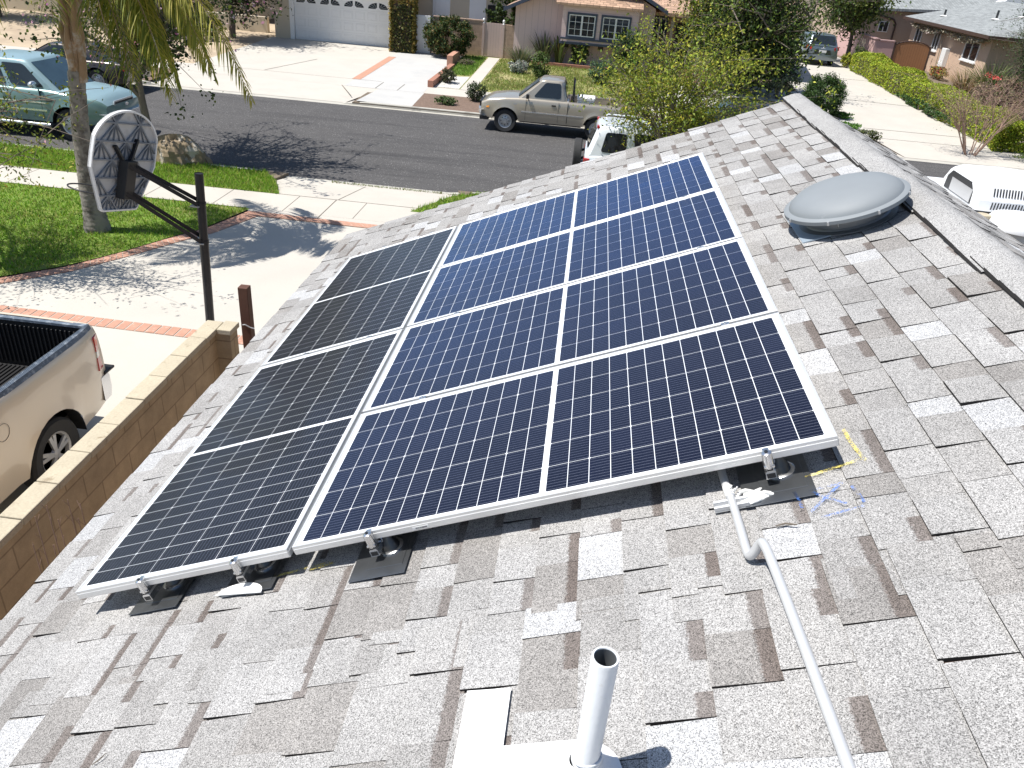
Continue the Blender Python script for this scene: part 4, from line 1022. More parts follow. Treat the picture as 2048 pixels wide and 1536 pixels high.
# champagne compact pickup on the far kerb
PT = dict(cat='pickup truck', W=.86, zb=.40, top=[(-2.52, 1.09), (-.3, 1.10), (.9, 1.10), (1.25, 1.09), (1.7, 1.06), (2.2, .99), (2.46, .86)], wheels=(-1.28, 1.66), r=.355, paint='p_tan', bed=(-2.48, -.33, .66), arch=1.22, liner='p_tan', rail='p_tan',
          taper=(.04, .14), nose=.07, cabs=[dict(base=(-.27, 1.30), roof=(-.12, .60), z=1.66, w=.62, side=[(.12, .72, .12, .9)])])
root, body, hw, lamp = vehicle('pickup_truck', 'champagne coloured compact pickup parked on the far side of the street', (.05, 24.93, 0), PI, PT)
for s in (1, -1):
    sg = (lambda a: a) if s > 0 else (lambda a: [a[1], a[0], a[3], a[2]])
    lamp('headlight', sg([(2.30, s * .79, .73), (2.475, s * .60, .73), (2.45, s * .60, .88), (2.26, s * .765, .88)]) if s < 0 else [(2.475, .60, .73), (2.30, .79, .73), (2.26, .765, .88), (2.45, .60, .88)], 'lamp_clear')
    lamp('turn_signal', [(2.20, s * .815, .72), (2.30, s * .79, .72), (2.27, s * .77, .82), (2.19, s * .795, .82)] if s < 0 else [(2.30, .79, .72), (2.20, .815, .72), (2.19, .795, .82), (2.27, .77, .82)], 'lamp_amber')
    mb = MB(); mb.tube([(.98, s * .80, 1.14), (1.0, s * .90, 1.17)], .02, 6); mb.box((.93, s * .86, 1.12), (1.02, s * 1.0, 1.25)); mb.build('mirror', 'black', root, bevel=.012)
    mb = MB(); mb.box((.06, s * .852, .94), (.20, s * .872, .985)); mb.build('door_handle', 'black', root, bevel=.008)
    mb = MB(); mb.box((-2.2, s * .853, .685), (-1.80, s * .867, .72)); mb.box((-.84, s * .856, .685), (1.16, s * .868, .72)); mb.build('side_moulding', 'chrome', root)
    for x in (-.315, -.03, 1.02): mb = MB(); mb.box((x - .004 - (.012 if x < -.3 else 0), s * .84, .45), (x + .004, s * .8615, 1.08)); mb.build('panel_gap', 'black', root)
    mb = MB(); mb.box((1.30, s * .845, .905), (1.42, s * .852, .93)); mb.box((1.33, s * .845, .885), (1.42, s * .852, .90)); mb.build('fender_badge', 'steel', root)
mb = MB(); mb.box((2.47, -.56, .70), (2.535, .56, .86)); mb.build('grille', 'black', root)
mb = MB(); G = []
for y in np.linspace(-.85, .85, 13):
    x = 2.60 - .16 * abs(y / .85) ** 3; G.append([(x - .10, y, .66), (x, y, .645), (x + .01, y, .54), (x - .03, y, .47), (x - .14, y, .46)])
mb.grid(G); mb.build('bumper', 'chrome', root, smooth=40)
mb = MB(); mb.box((-.80, -.80, .36), (1.20, .80, .44)); mb.build('sill', 'black', root)
mb = MB(); mb.box((2.20, -.78, .33), (2.50, .78, .46)); mb.build('air_dam', 'black', root, bevel=.02)
mb = MB()
for y in (-.42, 0, .42): mb.tube([(-.50, y, .70), (-.44, y, 1.62)], .022, 6)
mb.box((-.50, -.66, 1.10), (-.46, .66, 1.16)); mb.box((-.475, -.68, 1.55), (-.43, .68, 1.60)); mb.tube([(-.46, .66, .7), (-.44, .66, 1.85)], .026, 6); mb.tube([(-.46, -.66, .7), (-.44, -.66, 1.62)], .024, 6)
mb.build('headache_rack', 'black', root)
tb = thing('tool_chest', 'white tool chest in the bed of the champagne pickup', 'tool box', (.92, 24.62, .66), 0)
mb = MB(); mb.box((-.27, -.30, 0), (.27, .30, .50)); mb.build('chest', 'white', tb, bevel=.02)
mb = MB(); mb.box((-.29, -.32, .50), (.29, .32, .60)); mb.build('lid', 'white', tb, bevel=.025)
mb = MB(); mb.box((-.16, -.325, .595), (-.11, .325, .606)); mb.build('lid_strap', 'glass_blue', tb)

# faded teal full-size pickup with camper shell, left kerb
PB = dict(cat='pickup truck', W=1.0, zb=.45, top=[(-2.6, 1.22), (.6, 1.22), (1.1, 1.22), (1.35, 1.20), (2.0, 1.14), (2.45, 1.06), (2.62, .93)], wheels=(-1.75, 1.66), r=.40, paint='p_teal', paint_top='p_teal_top', arch=1.18, taper=(.05, .16), crown=.06, nose=.08,
          cabs=[dict(base=(-.95, 1.42), roof=(-.80, .62), z=1.87, w=.74, paint='p_teal_top', side=[(.50, .88, .10, .88), (.10, .44, .10, .88)]),
                dict(base=(-2.58, -1.02), roof=(-2.45, -1.05), z=1.90, w=.76, name='camper_shell', paint='p_teal_top', windshield=False, side=[(.1, .9, .2, .85)])])
root, body, hw, lamp = vehicle('pickup_truck', 'faded teal pickup with a chalky hood parked at the near kerb on the left', (-13.98, 18.76, 0), 0, PB)
for s in (1, -1):
    lamp('headlight', [(2.52, s * .60, .82), (2.665, s * .38, .82), (2.62, s * .38, .97), (2.49, s * .62, .97)] if s < 0 and False else ([(2.40, -.80, .80), (2.655, -.44, .80), (2.62, -.44, .97), (2.36, -.775, .97)] if s < 0 else [(2.655, .44, .80), (2.40, .80, .80), (2.36, .775, .97), (2.62, .44, .97)]), 'lamp_clear')
    lamp('turn_signal', [(2.26, -.885, .80), (2.42, -.80, .80), (2.38, -.775, .97), (2.24, -.85, .97)] if s < 0 else [(2.42, .80, .80), (2.26, .885, .80), (2.24, .85, .97), (2.38, .775, .97)], 'lamp_amber')
    mb = MB(); mb.tube([(.86, s * .90, 1.30), (.90, s * 1.02, 1.33)], .022, 6); o = mb.build('mirror', 'black', root)
    mb = MB(); mb.lathe([(0, -.10), (.06, -.09), (.105, -.03), (.11, .02), (.09, .05), (0, .055)], 18, (.90, s * 1.08, 1.36), 'x', sc=(1.2, .8)); mb.build('mirror_housing', 'chrome', o, smooth=60)
    mb = MB(); mb.box((-2.1 + .85, s * .99, .70), (1.10, s * 1.008, .74)); mb.box((-1.2, s * .985, .90), (1.10, s * 1.004, .925)); mb.build('side_moulding', 'chrome', root)
    mb = MB(); mb.tube([(-1.25, s * .98, .36), (1.12, s * .98, .36)], .045, 10); mb.build('running_board', 'chrome', root, smooth=60)
    for x in (-.18, .98): mb = MB(); mb.box((x - .004, s * .96, .5), (x + .004, s * 1.0025, 1.2)); mb.build('panel_gap', 'black', root)
    mb = MB(); mb.box((1.08, s * .985, .985), (1.30, s * .999, 1.02)); mb.box((1.11, s * .985, .955), (1.28, s * .999, .975)); mb.build('fender_badge', 'black', root)
    mb = MB(); mb.box((-.06, s * .98, 1.08), (.10, s * 1.01, 1.12)); mb.build('door_handle', 'chrome', root, bevel=.01)
mb = MB(); mb.prism([(-.46, .80), (.46, .80), (.42, .985), (-.42, .985)], lambda p, q, t: (t - .08 * abs(p / .46) ** 2, p, q), 2.62, 2.715); o = mb.build('grille', 'black', root)
mb = MB()
pl = [(-.50, .775), (.50, .775), (.455, 1.005), (-.455, 1.005)]
for a, b in zip(pl, pl[1:] + pl[:1]): mb.beam((2.715 - .08 * (a[0] / .46) ** 2, *a), (2.715 - .08 * (b[0] / .46) ** 2, *b), .035, .035)
mb.lathe([(0, .012), (.05, .008), (.055, 0)], 16, (2.715, 0, .89), 'x', sc=(1.5, .8)); mb.build('grille_surround', 'chrome', o, smooth=40)
mb = MB(); G = []
for y in np.linspace(-.99, .99, 15):
    x = 2.82 - .20 * abs(y / .99) ** 3; G.append([(x - .14, y, .75), (x, y, .74), (x + .012, y, .60), (x - .03, y, .52), (x - .14, y, .50)])
mb.grid(G); mb.build('bumper', 'chrome', root, smooth=40)
mb = MB(); mb.tube([(1.22, -.55, 1.235), (1.10, .05, 1.30)], .012, 5); mb.tube([(1.24, .1, 1.25), (1.12, .6, 1.30)], .012, 5); mb.box((1.10, -.72, 1.228), (1.36, .72, 1.252)); mb.build('wiper_cowl', 'black', root)

# white off-roader with spare wheel, near kerb
PW_ = dict(cat='suv', W=.88, zb=.45, top=[(-2.18, 1.10), (.7, 1.08), (1.0, 1.06), (2.0, 1.0), (2.2, .85)], wheels=(-1.35, 1.35), r=.37, paint='p_white', taper=(.06, .12),
           cabs=[dict(base=(-2.15, 1.05), roof=(-1.92, .35), z=1.76, w=.66, rack=True, side=[(.10, .30, .14, .82), (.37, .60, .10, .86), (.64, .92, .10, .86)])])
root, body, hw, lamp = vehicle('suv', 'white off-roader with a spare wheel on its back, parked at the near kerb', (3.22, 18.02, 0), 0, PW_)
mb = MB(); mb.lathe([(.20, -.09), (.33, -.10), (.36, -.07), (.36, .07), (.33, .10), (.20, .09)], 32, (-2.36, .05, .93), 'x', cap=False); o = mb.build('spare_wheel', 'rubber', root, smooth=40)
mb = MB(); mb.lathe([(0, -.05), (.1, -.06), (.21, -.04)], 24, (-2.36, .05, .93), 'x', cap=False); mb.build('rim', 'steel', o, smooth=40)
mb = MB(); mb.beam((-2.3, .05, .8), (-2.15, .3, .8), .05, .05); mb.beam((-2.3, .05, 1.0), (-2.15, .3, 1.0), .05, .05); mb.build('spare_bracket', 'black', root)
for s in (1, -1):
    lamp('tail_light', [(-2.20, -.62, .78), (-2.20, -.80, .78), (-2.19, -.78, 1.0), (-2.19, -.62, 1.0)][::-1] if s < 0 else [(-2.20, .80, .78), (-2.20, .62, .78), (-2.19, .62, 1.0), (-2.19, .78, 1.0)][::-1], 'lamp_red')
    mb = MB(); mb.box((-2.20, s * .60, .80), (-2.05, s * .86, 1.02)); mb.build('tail_light', 'lamp_red', root, bevel=.02)
    mb = MB(); mb.box((-1.96, s * .45, 1.70), (-1.90, s * .62, 1.76)); mb.build('high_lamp', 'lamp_red', root, bevel=.01)
mb = MB(); mb.box((-2.34, -.86, .50), (-2.14, .86, .68)); mb.build('bumper', 'black', root, bevel=.03)

# dark coupe on the far kerb
PC = dict(cat='car', W=.88, zb=.26, top=[(-2.25, 1.0), (-1.5, 1.06), (.8, 1.02), (1.35, .98), (1.9, .86), (2.2, .72), (2.3, .60)], wheels=(-1.35, 1.38), r=.32, paint='p_dark', taper=(.10, .16), crown=.05,
          cabs=[dict(base=(-1.9, 1.35), roof=(-1.1, .50), z=1.52, w=.60, side=[(.44, .88, .10, .88), (.16, .40, .10, .80)])])
root, body, hw, lamp = vehicle('coupe', 'dark blue coupe parked on the far side behind the pale green tree', (6.05, 24.95, 0), PI, PC)
for s in (1, -1):
    lamp('headlight', [(2.12, -.80, .60), (2.29, -.55, .58), (2.22, -.55, .68), (2.02, -.78, .72)] if s < 0 else [(2.29, .55, .58), (2.12, .80, .60), (2.02, .78, .72), (2.22, .55, .68)], 'lamp_clear')
    lamp('turn_signal', [(1.92, -.865, .57), (2.08, -.82, .57), (2.06, -.81, .65), (1.92, -.85, .65)] if s < 0 else [(2.08, .82, .57), (1.92, .865, .57), (1.92, .85, .65), (2.06, .81, .65)], 'lamp_amber')
    mb = MB(); mb.box((.62, s * .86, .96), (.78, s * 1.0, 1.06)); mb.build('mirror', 'p_dark', root, bevel=.03)

# slate crossover in the right hand driveway
PS = dict(cat='car', W=.93, zb=.30, top=[(-2.2, 1.02), (-1.8, 1.05), (.8, 1.0), (1.1, .98), (2.1, .85), (2.3, .7)], wheels=(-1.3, 1.42), r=.34, paint='p_slate', taper=(.09, .12), tailb=.09,
          cabs=[dict(base=(-2.14, 1.25), roof=(-1.72, .25), z=1.60, w=.66, side=[(.05, .25, .15, .82), (.3, .55, .12, .86), (.58, .9, .12, .86)], backwin=(.07, .93, .16, .90))])
root, body, hw, lamp = vehicle('crossover', 'slate grey crossover seen from behind in the right hand driveway', (13.80, 49.55, .5), PI / 2, PS)
for s in (1, -1):
    lamp('tail_light', [(-2.06, .92, .86), (-2.25, .66, .84), (-2.27, .60, .98), (-2.10, .88, 1.06)][::-1] if s > 0 else [(-2.06, -.92, .86), (-2.25, -.66, .84), (-2.27, -.60, .98), (-2.10, -.88, 1.06)], 'lamp_red')
mb = MB(); mb.box((-2.305, -.20, .72), (-2.285, .20, .84)); mb.build('licence_plate', 'white', root)
mb = MB(); mb.prism([(-.50, .60), (.50, .60), (.42, .86), (-.42, .86)], lambda p, q, t: (t, p, q), -2.284, -2.275); mb.build('plate_recess', 'p_dark', root)
mb = MB(); G = []
for y in np.linspace(-.9, .9, 13):
    x = -2.36 + .20 * abs(y / .9) ** 3; G.append([(x + .12, y, .62), (x, y, .60), (x - .01, y, .46), (x + .04, y, .32), (x + .15, y, .30)])
mb.grid(G, 0, True); mb.build('bumper', 'p_slate', root, smooth=40)
mb = MB(); mb.tube([(-2.29, -.12, .93), (-2.30, 0, .94), (-2.29, .12, .93)], .012, 6); mb.lathe([(0, -.012), (.035, -.008), (.04, 0)], 14, (-2.295, 0, .99), 'x'); mb.build('tailgate_trim', 'chrome', root)

# dark brown car across the street behind the teal pickup
PD = dict(cat='car', W=.88, zb=.30, top=[(-2.3, .92), (-1.7, .96), (.7, .94), (1.1, .92), (2.1, .82), (2.35, .66)], wheels=(-1.35, 1.45), r=.36, paint='p_brown',
          cabs=[dict(base=(-1.6, 1.1), roof=(-.9, .3), z=1.36, w=.60, side=[(.12, .46, .12, .85), (.5, .88, .1, .87)])])
root, body, hw, lamp = vehicle('parked_car', 'dark brown car parked across the street behind the palm fronds', (-16.6, 24.95, 0), PI, PD)
for s in (1, -1):
    mb = MB(); mb.box((-2.33, s * .58, .72), (-2.2, s * .82, .86)); mb.build('tail_light', 'lamp_red', root, bevel=.02)

# ------------------------------------------------------------------ far side pavements and yards
def fsheet(name, poly, m, dz):
    mb = MB(); mb.add([(x, y, gz(y) + dz) for x, y in poly], [tuple(range(len(poly)))]); return struct(mb.build(name, m))
strip_sheet('sidewalk', -90, -14.9, 28.85, 30.3, 'sidewalk', .012); strip_sheet('sidewalk', -7.2, 11.6, 28.85, 30.25, 'sidewalk', .012); strip_sheet('sidewalk', 17.3, 90, 28.6, 29.9, 'sidewalk', .012)
strip_sheet('driveway', -14.9, -8.28, 28.85, 39.2, 'concrete', .010); strip_sheet('driveway', -8.28, -5.25, 28.85, 38.6, 'concrete_new', .014)
mb = MB(); mb.grid([[(-14.9, 28.86, .146), (-14.1, 26.22, .03)], [(-6.9, 28.86, .146), (-7.5, 26.22, .03)]], 0, True); struct(mb.build('driveway_apron', 'sidewalk'))
mb = MB(); mb.grid([[(-6.95, 28.86, .148), (-7.1, 26.22, .13)], [(-5.15, 28.86, .148), (-5.05, 26.22, .13)]], 0, True); struct(mb.build('parkway_paving', 'concrete_new'))
strip_sheet('driveway', 10.55, 16.4, 28.6, 62, 'concrete', .016)
mb = MB(); mb.grid([[(11.4, 28.62, .149), (11.9, 26.22, .03)], [(17.0, 28.62, .149), (17.2, 26.22, .03)]], 0, True); struct(mb.build('driveway_apron', 'sidewalk'))
mb = MB(); ys = np.linspace(30.3, 36.5, 8)
mb.grid([[(-8.40, y, gz(y) + .020), (-8.06, y, gz(y) + .020)] for y in ys], 0, True); struct(mb.build('brick_strip', 'brick_pink'))
mb = MB()
def fj(a, b, wd=.03, dz=.019):
    a, b = Vector((*a, gz(a[1]) + dz)), Vector((*b, gz(b[1]) + dz)); d = (b - a).normalized(); p = Vector((-d.y, d.x, 0)) * wd / 2
    mb.add([a + p, a - p, b - p, b + p], [(0, 1, 2, 3)])
fj((-12.0, 30.4), (-11.0, 34.0)); fj((-7.1, 28.9), (-7.1, 30.2)); fj((-6.25, 28.9), (-6.25, 30.2)); fj((-14.8, 30.3), (-7.2, 30.3), .02); fj((-8.4, 28.9), (-7.5, 27.0)); fj((-14.2, 30.3), (-13.6, 28.9))
fj((11.6, 30.3), (16.4, 30.3), .04, .022); fj((10.6, 36.8), (16.2, 36.2), .05, .022); fj((11.4, 28.64), (17.0, 28.64), .03, .022); fj((10.6, 43), (16, 43), .04, .022)
struct(mb.build('paving_joints', 'joint'))
strip_sheet('walkway', -4.05, -3.5, 30.2, 39.0, 'sidewalk', .020)
strip_sheet('dirt_yard', -60, -13.9, 30.3, 44, 'dirt', .004)
fsheet('mulch_bed', [(-22, 26.2), (-14.6, 26.2), (-14.8, 28.86), (-22, 28.86)], 'mulch', .012)
fsheet('mulch_bed', [(-5.1, 26.2), (11, 26.2), (11, 28.86), (-5.2, 28.86)], 'mulch', .012)
fsheet('mulch_bed', [(10.2, 26.2), (11.6, 26.2), (11.3, 28.5), (10.2, 28.6)], 'soil', .018)
strip_sheet('front_lawn', -5.2, 10.4, 30.25, 39.2, 'lawn_dry', .008)
fsheet('gravel_patch', [(-5.1, 30.3), (-4.1, 30.3), (-4.1, 33.2), (-4.9, 32.9)], 'pebbles', .016)
fsheet('gravel_bed', [(3.2, 30.4), (10.5, 30.4), (10.5, 37.5), (6.0, 38.3), (4.4, 34.5)], 'pebbles', .017)
fsheet('gravel_bed', [(9.6, 29.0), (11.5, 28.7), (11.5, 31), (10.6, 33.5), (9.6, 33.5)], 'pebbles', .024)
FG = [(.22, .30, .05), (.17, .26, .04), (.30, .31, .10), (.38, .34, .15)]
blades('front_lawn_grass', [(-3.42, 30.4), (4.3, 30.4), (5.5, 38.6), (-3.42, 38.9)], 24000, .01, .08, FG, 'patchy yellow green lawn grass in front of the pink house', .016, zf=zfar, patch=1.1)
blades('verge_grass', [(-5.2, 38.8), (-4.1, 38.8), (-4.1, 33.4), (-5.05, 33.4)], 3000, .012, .12, [(.16, .30, .04), (.22, .34, .06)], 'bright grass patch beside the low brick wall', .016, zf=zfar)

def wall_thing(name, label, a, b, m, cat='wall', part='blocks', cap=None, capm=None, bevel=0):
    t = thing(name, label, cat, ((a[0] + b[0]) / 2, (a[1] + b[1]) / 2, min(a[2], b[2])))
    mb = MB(); mb.box(a, b); mb.build(part, m, t, world=True, bevel=bevel)
    if cap:
        mb = MB(); mb.box((min(a[0], b[0]) - .02, min(a[1], b[1]) - .02, max(a[2], b[2])), (max(a[0], b[0]) + .02, max(a[1], b[1]) + .02, max(a[2], b[2]) + cap)); mb.build('cap', capm, t, world=True)
    return t
wall_thing('brick_edging_wall', 'long low brick wall between the pale parking bay and the lawn', (-5.32, 30.1, .1), (-5.10, 35.25, .42), 'brick_red', part='bricks')
wall_thing('brick_edging_wall', 'short taller brick wall by the round hedge', (-5.50, 35.45, .2), (-5.24, 37.5, .72), 'brick_pink', part='bricks')
wall_thing('brick_edging_wall', 'low red brick planter edge under the pink house windows', (-1.9, 38.20, .25), (2.9, 38.34, .48), 'brick_red', part='bricks')

# garage house on the left
gh = thing('garage_house', 'pale house with a wide white garage door at the end of the far driveway', 'house', (-11.4, 42, .3))
mb = MB(); mb.box((-14.75, 39.3, .2), (-8.7, 46, 2.9)); mb.box((-14.75, 39.12, .2), (-13.98, 39.3, 2.9)); mb.box((-8.86, 39.12, .2), (-8.55, 39.3, 2.9)); mb.box((-13.98, 39.12, 2.56), (-8.86, 39.3, 2.9)); mb.box((-9, 44.5, .2), (-3.6, 52, 2.9)); mb.build('wall', 'cream', gh, world=True)
mb = MB(); mb.prism([(-15.4, 2.85), (-8.2, 2.85), (-11.8, 4.3)], lambda p, q, t: (p, t, q), 38.7, 46.5); mb.prism([(-9.2, 2.9), (-3.2, 2.9), (-6.2, 4.3)], lambda p, q, t: (p, t, q), 44.2, 52.5); mb.build('roof', 'brown_roof', gh, world=True)
mb = MB(); mb.box((-13.98, 39.10, .3), (-13.78, 39.32, 2.58)); mb.box((-8.98, 39.10, .3), (-8.86, 39.32, 2.58)); mb.box((-13.78, 39.10, 2.45), (-8.98, 39.32, 2.58)); mb.build('door_frame', 'white', gh, world=True, bevel=.01)
mb = MB(); gx0, gx1, gz0, gz1 = -13.76, -9.0, .335, 2.45
mb.box((gx0, 39.26, gz0), (gx1, 39.30, gz1))
pw_, ph_ = (gx1 - gx0) / 8, (gz1 - gz0) / 4
for r_ in range(4):
    mb.box((gx0, 39.252, gz0 + r_ * ph_ + .012), (gx1, 39.262, gz0 + (r_ + 1) * ph_ - .004))
    for c_ in range(8):
        x0, x1, z0, z1 = gx0 + c_ * pw_ + .07, gx0 + (c_ + 1) * pw_ - .07, gz0 + r_ * ph_ + .10, gz0 + (r_ + 1) * ph_ - .09
        if r_ < 3:
            for a, b in (((x0, z0), (x1, z0 + .02)), ((x0, z1 - .02), (x1, z1)), ((x0, z0), (x0 + .02, z1)), ((x1 - .02, z0), (x1, z1))): mb.box((a[0], 39.240, a[1]), (b[0], 39.253, b[1]))
            mb.box((x0 + .05, 39.243, z0 + .05), (x1 - .05, 39.253, z1 - .05))
gd = mb.build('garage_door', 'door_white', gh, world=True, bevel=.004, seg=1)
for c_ in range(8):
    mb = MB(); left = c_ % 2 == 0; cx = gx0 + (c_ + 1) * pw_ - .05 if left else gx0 + c_ * pw_ + .05; cz = gz0 + 3 * ph_ + .10; R2 = pw_ - .16
    for k in range(4):
        a0, a1 = (k * 90 + 6) / 4, (k * 90 + 84) / 4
        arc = [(math.cos(rad(a)), math.sin(rad(a))) for a in np.linspace(a0, a1, 6)]
        sg = -1 if left else 1
        pts = [(cx + sg * .07 * arc[0][0], cz + .07 * arc[0][1] * .8)] + [(cx + sg * R2 * p, cz + R2 * q * .62) for p, q in arc] + [(cx + sg * .07 * arc[-1][0], cz + .07 * arc[-1][1] * .8)]
        mb.prism(pts if not left else pts[::-1], lambda p, q, t: (p, t, q), 39.256, 39.248)
    mb.build('door_window', 'glass', gd, world=False)
mb = MB(); mb.box((-5.9, 44.47, .5), (-5.0, 44.52, 2.6)); mb.build('side_door', 'white', gh, world=True)
mb = MB(); mb.box((-4.9, 44.46, .9), (-3.9, 44.50, 2.3)); mb.build('side_window', 'glass', gh, world=True)
mb = MB(); mb.box((-7.9, 44.43, .5), (-6.95, 44.52, 2.65)); mb.box((-7.75, 44.40, .5), (-7.1, 44.45, 2.5)); mb.build('side_door', 'white', gh, world=True, bevel=.01)

ptab = thing('patio_table', 'white metal patio table behind the block wall', 'table', (-6.2, 42.6, .4))
mb = MB(); mb.box((-.9, -.45, .70), (.9, .45, .74)); mb.build('table_top', 'white', ptab, bevel=.01)
for sx in (-.8, .8):
    for sy in (-.36, .36):
        mb = MB(); mb.tube([(sx, sy, 0), (sx * .95, sy, .70)], .025, 8); mb.build('leg', 'white', ptab)
pch = thing('patio_chair', 'white metal patio chair next to the white patio table', 'chair', (-5.0, 43.3, .4), .4)
mb = MB(); mb.box((-.25, -.25, .42), (.25, .25, .45)); mb.build('seat', 'white', pch)
mb = MB(); mb.box((-.25, .22, .45), (.25, .25, .95)); mb.build('backrest', 'white', pch)
for sx in (-.22, .22):
    for sy in (-.22, .22):
        mb = MB(); mb.tube([(sx, sy, 0), (sx, sy, .42)], .016, 6); mb.build('leg', 'white', pch)

t = wall_thing('block_wall', 'pinkish tan block wall behind the round hedge', (-6.85, 39.2, .2), (-4.42, 39.4, 1.92), 'pinkblock', cap=.05, capm='pinkblock')
mb = MB(); mb.box((-3.40, 39.2, .2), (-2.90, 39.4, 1.86)); mb.build('blocks', 'pinkblock', t, world=True)
gt = thing('garden_gate', 'pale pink board gate with white finials at the end of the walkway', 'gate', (-3.9, 39.25, .34))
mb = MB(); mb.box((-4.34, 39.22, .40), (-3.48, 39.28, 1.88)); mb.build('gate_boards', 'gatepink', gt, world=True)
for x in (-4.40, -3.43):
    mb = MB(); mb.box((x - .05, 39.18, .3), (x + .05, 39.30, 1.86)); p = mb.build('post', 'gatepink', gt, world=True)
    mb = MB(); mb.lathe([(.06, 0), (.06, .02), (.03, .04), (.055, .09), (.06, .14), (.045, .19), (0, .22)], 14, (x, 39.24, 1.86)); mb.build('finial', 'white', p, smooth=60)
wg = thing('white_gate', 'tall white board gate between the ivy column and the round hedge', 'gate', (-7.2, 38.6, .3))
mb = MB(); mb.box((-7.62, 38.58, .34), (-6.88, 38.64, 2.0)); mb.build('gate_boards', 'white', wg, world=True, bevel=.01)
mb = MB(); mb.box((-7.10, 38.55, 1.15), (-6.92, 38.585, 1.18)); mb.build('latch', 'steel', wg, world=True)
mb = MB(); mb.box((-7.70, 38.56, .3), (-7.62, 38.66, 2.05)); mb.build('post', 'white', wg, world=True)

# pink house
ph = thing('pink_house', 'pink board sided house with a projecting window bay', 'house', (1, 42, .3))
GY = 39.2
mb = MB(); mb.prism([(-2.9, .25), (3.68, .25), (3.68, 3.12), (.98, 4.42), (-2.9, 2.72)], lambda p, q, t: (p, t, q), GY, 47); mb.build('wall', 'pinksiding', ph, world=True)
mb = MB(); mb.box((-.62, 38.42, 1.42), (2.92, GY, 3.12)); mb.build('bay', 'pinkhoriz', ph, world=True)
mb = MB(); mb.grid([[(-.95, 38.12, 3.12), (3.05, 38.12, 3.12)], [(-.95, GY + .3, 3.75), (3.05, GY + .3, 3.75)]]); mb.grid([[(-.95, 38.12, 3.03), (3.05, 38.12, 3.03)], [(-.95, 38.12, 3.12), (3.05, 38.12, 3.12)]]); mb.grid([[(-.95, 38.12, 3.03), (3.05, 38.12, 3.03)], [(-.95, GY + .3, 3.66), (3.05, GY + .3, 3.66)]]); mb.build('bay_roof', 'tile', ph, world=True)
mb = MB(); mb.box((-.68, 38.36, 1.36), (2.96, 38.46, 1.46)); mb.box((-.64, 38.34, 1.56), (2.94, 38.40, 1.64)); mb.build('bay_sill', 'navy', ph, world=True)
rk = MB()
for a, b, in (((-3.40, 2.60), (.98, 4.62)), ((4.20, 3.05), (.98, 4.62))):
    rk.prism([a, b, (b[0], b[1] + .06), (a[0], a[1] + .06)] if a[0] < b[0] else [b, a, (a[0], a[1] + .06), (b[0], b[1] + .06)], lambda p, q, t: (p, t, q), 38.6, 48)
rf = rk.build('roof', 'tile', ph, world=True)
rk = MB()
for a, b, in (((-3.42, 2.50), (.98, 4.53)), ((4.22, 2.95), (.98, 4.53))):
    rk.prism([a, b, (b[0], b[1] + .17), (a[0], a[1] + .17)] if a[0] < b[0] else [b, a, (a[0], a[1] + .17), (b[0], b[1] + .17)], lambda p, q, t: (p, t, q), 38.54, 38.6)
rk.build('fascia', 'navy', rf)
def slider(x0, x1, z0, z1, y, parent, grid=True, world=True):
    mb = MB()
    for a, b in (((x0 - .09, z0 - .09), (x1 + .09, z0)), ((x0 - .09, z1), (x1 + .09, z1 + .09)), ((x0 - .09, z0), (x0, z1)), ((x1, z0), (x1 + .09, z1))): mb.box((a[0], y - .03, a[1]), (b[0], y + .02, b[1]))
    wn = mb.build('window', 'navy', parent, world=world)
    mb = MB(); mb.box((x0, y + .005, z0), (x1, y + .018, z1)); mb.build('pane', 'glass', wn)
    mb = MB(); xm = (x0 + x1) / 2
    for p, q, yy in ((x0, xm, .0), (xm, x1, -.022)):
        for a, b in (((p, z0), (q, z0 + .04)), ((p, z1 - .04), (q, z1)), ((p, z0 + .04), (p + .04, z1 - .04)), ((q - .04, z0 + .04), (q, z1 - .04))): mb.box((a[0], y + yy - .012, a[1]), (b[0], y + yy + .004, b[1]))
        if grid:
            mb.box(((p + q) / 2 - .009, y + yy - .008, z0 + .04), ((p + q) / 2 + .009, y + yy + .002, z1 - .05))
            for k in (1, 2): z = z0 + (z1 - z0) * k / 3; mb.box((p + .04, y + yy - .007, z - .009), (q - .04, y + yy + .002, z + .009))
    mb.build('sash', 'white', wn); return wn
slider(-.30, .92, 1.72, 2.64, 38.40, ph); slider(1.28, 2.50, 1.72, 2.64, 38.40, ph)
mb = MB()
for x in (-.35, 1.32): mb.box((x - .13, GY - .012, 1.12), (x + .13, GY + .01, 1.30))
mb.build('crawl_vent', 'brown', ph, world=True)
mb = MB(); mb.box((3.68, 41.5, .3), (10.2, 46, 3.1)); mb.build('porch_wall', 'stucco_peach', ph, world=True)
mb = MB(); mb.grid([[(3.3, 40.2, 2.95), (10.8, 40.2, 2.95)], [(3.3, 46, 4.6), (10.8, 46, 4.6)]]); mb.grid([[(3.3, 40.2, 2.80), (10.8, 40.2, 2.80)], [(3.3, 40.2, 2.95), (10.8, 40.2, 2.95)]]); mb.grid([[(3.3, 40.2, 2.80), (10.8, 40.2, 2.80)], [(3.3, 46, 4.45), (10.8, 46, 4.45)]]); mb.build('porch_roof', 'tile', ph, world=True)
wn = slider(3.82, 4.42, 1.05, 2.62, 41.48, ph, False)
mb = MB(); mb.box((4.95, 41.44, .45), (5.85, 41.50, 2.45)); d_ = mb.build('front_door', 'black', ph, world=True)
mb = MB(); mb.box((5.0, 41.41, 1.30), (5.8, 41.44, 1.36)); mb.box((5.0, 41.41, 1.5), (5.8, 41.44, 1.54)); mb.build('grille', 'steel', d_)
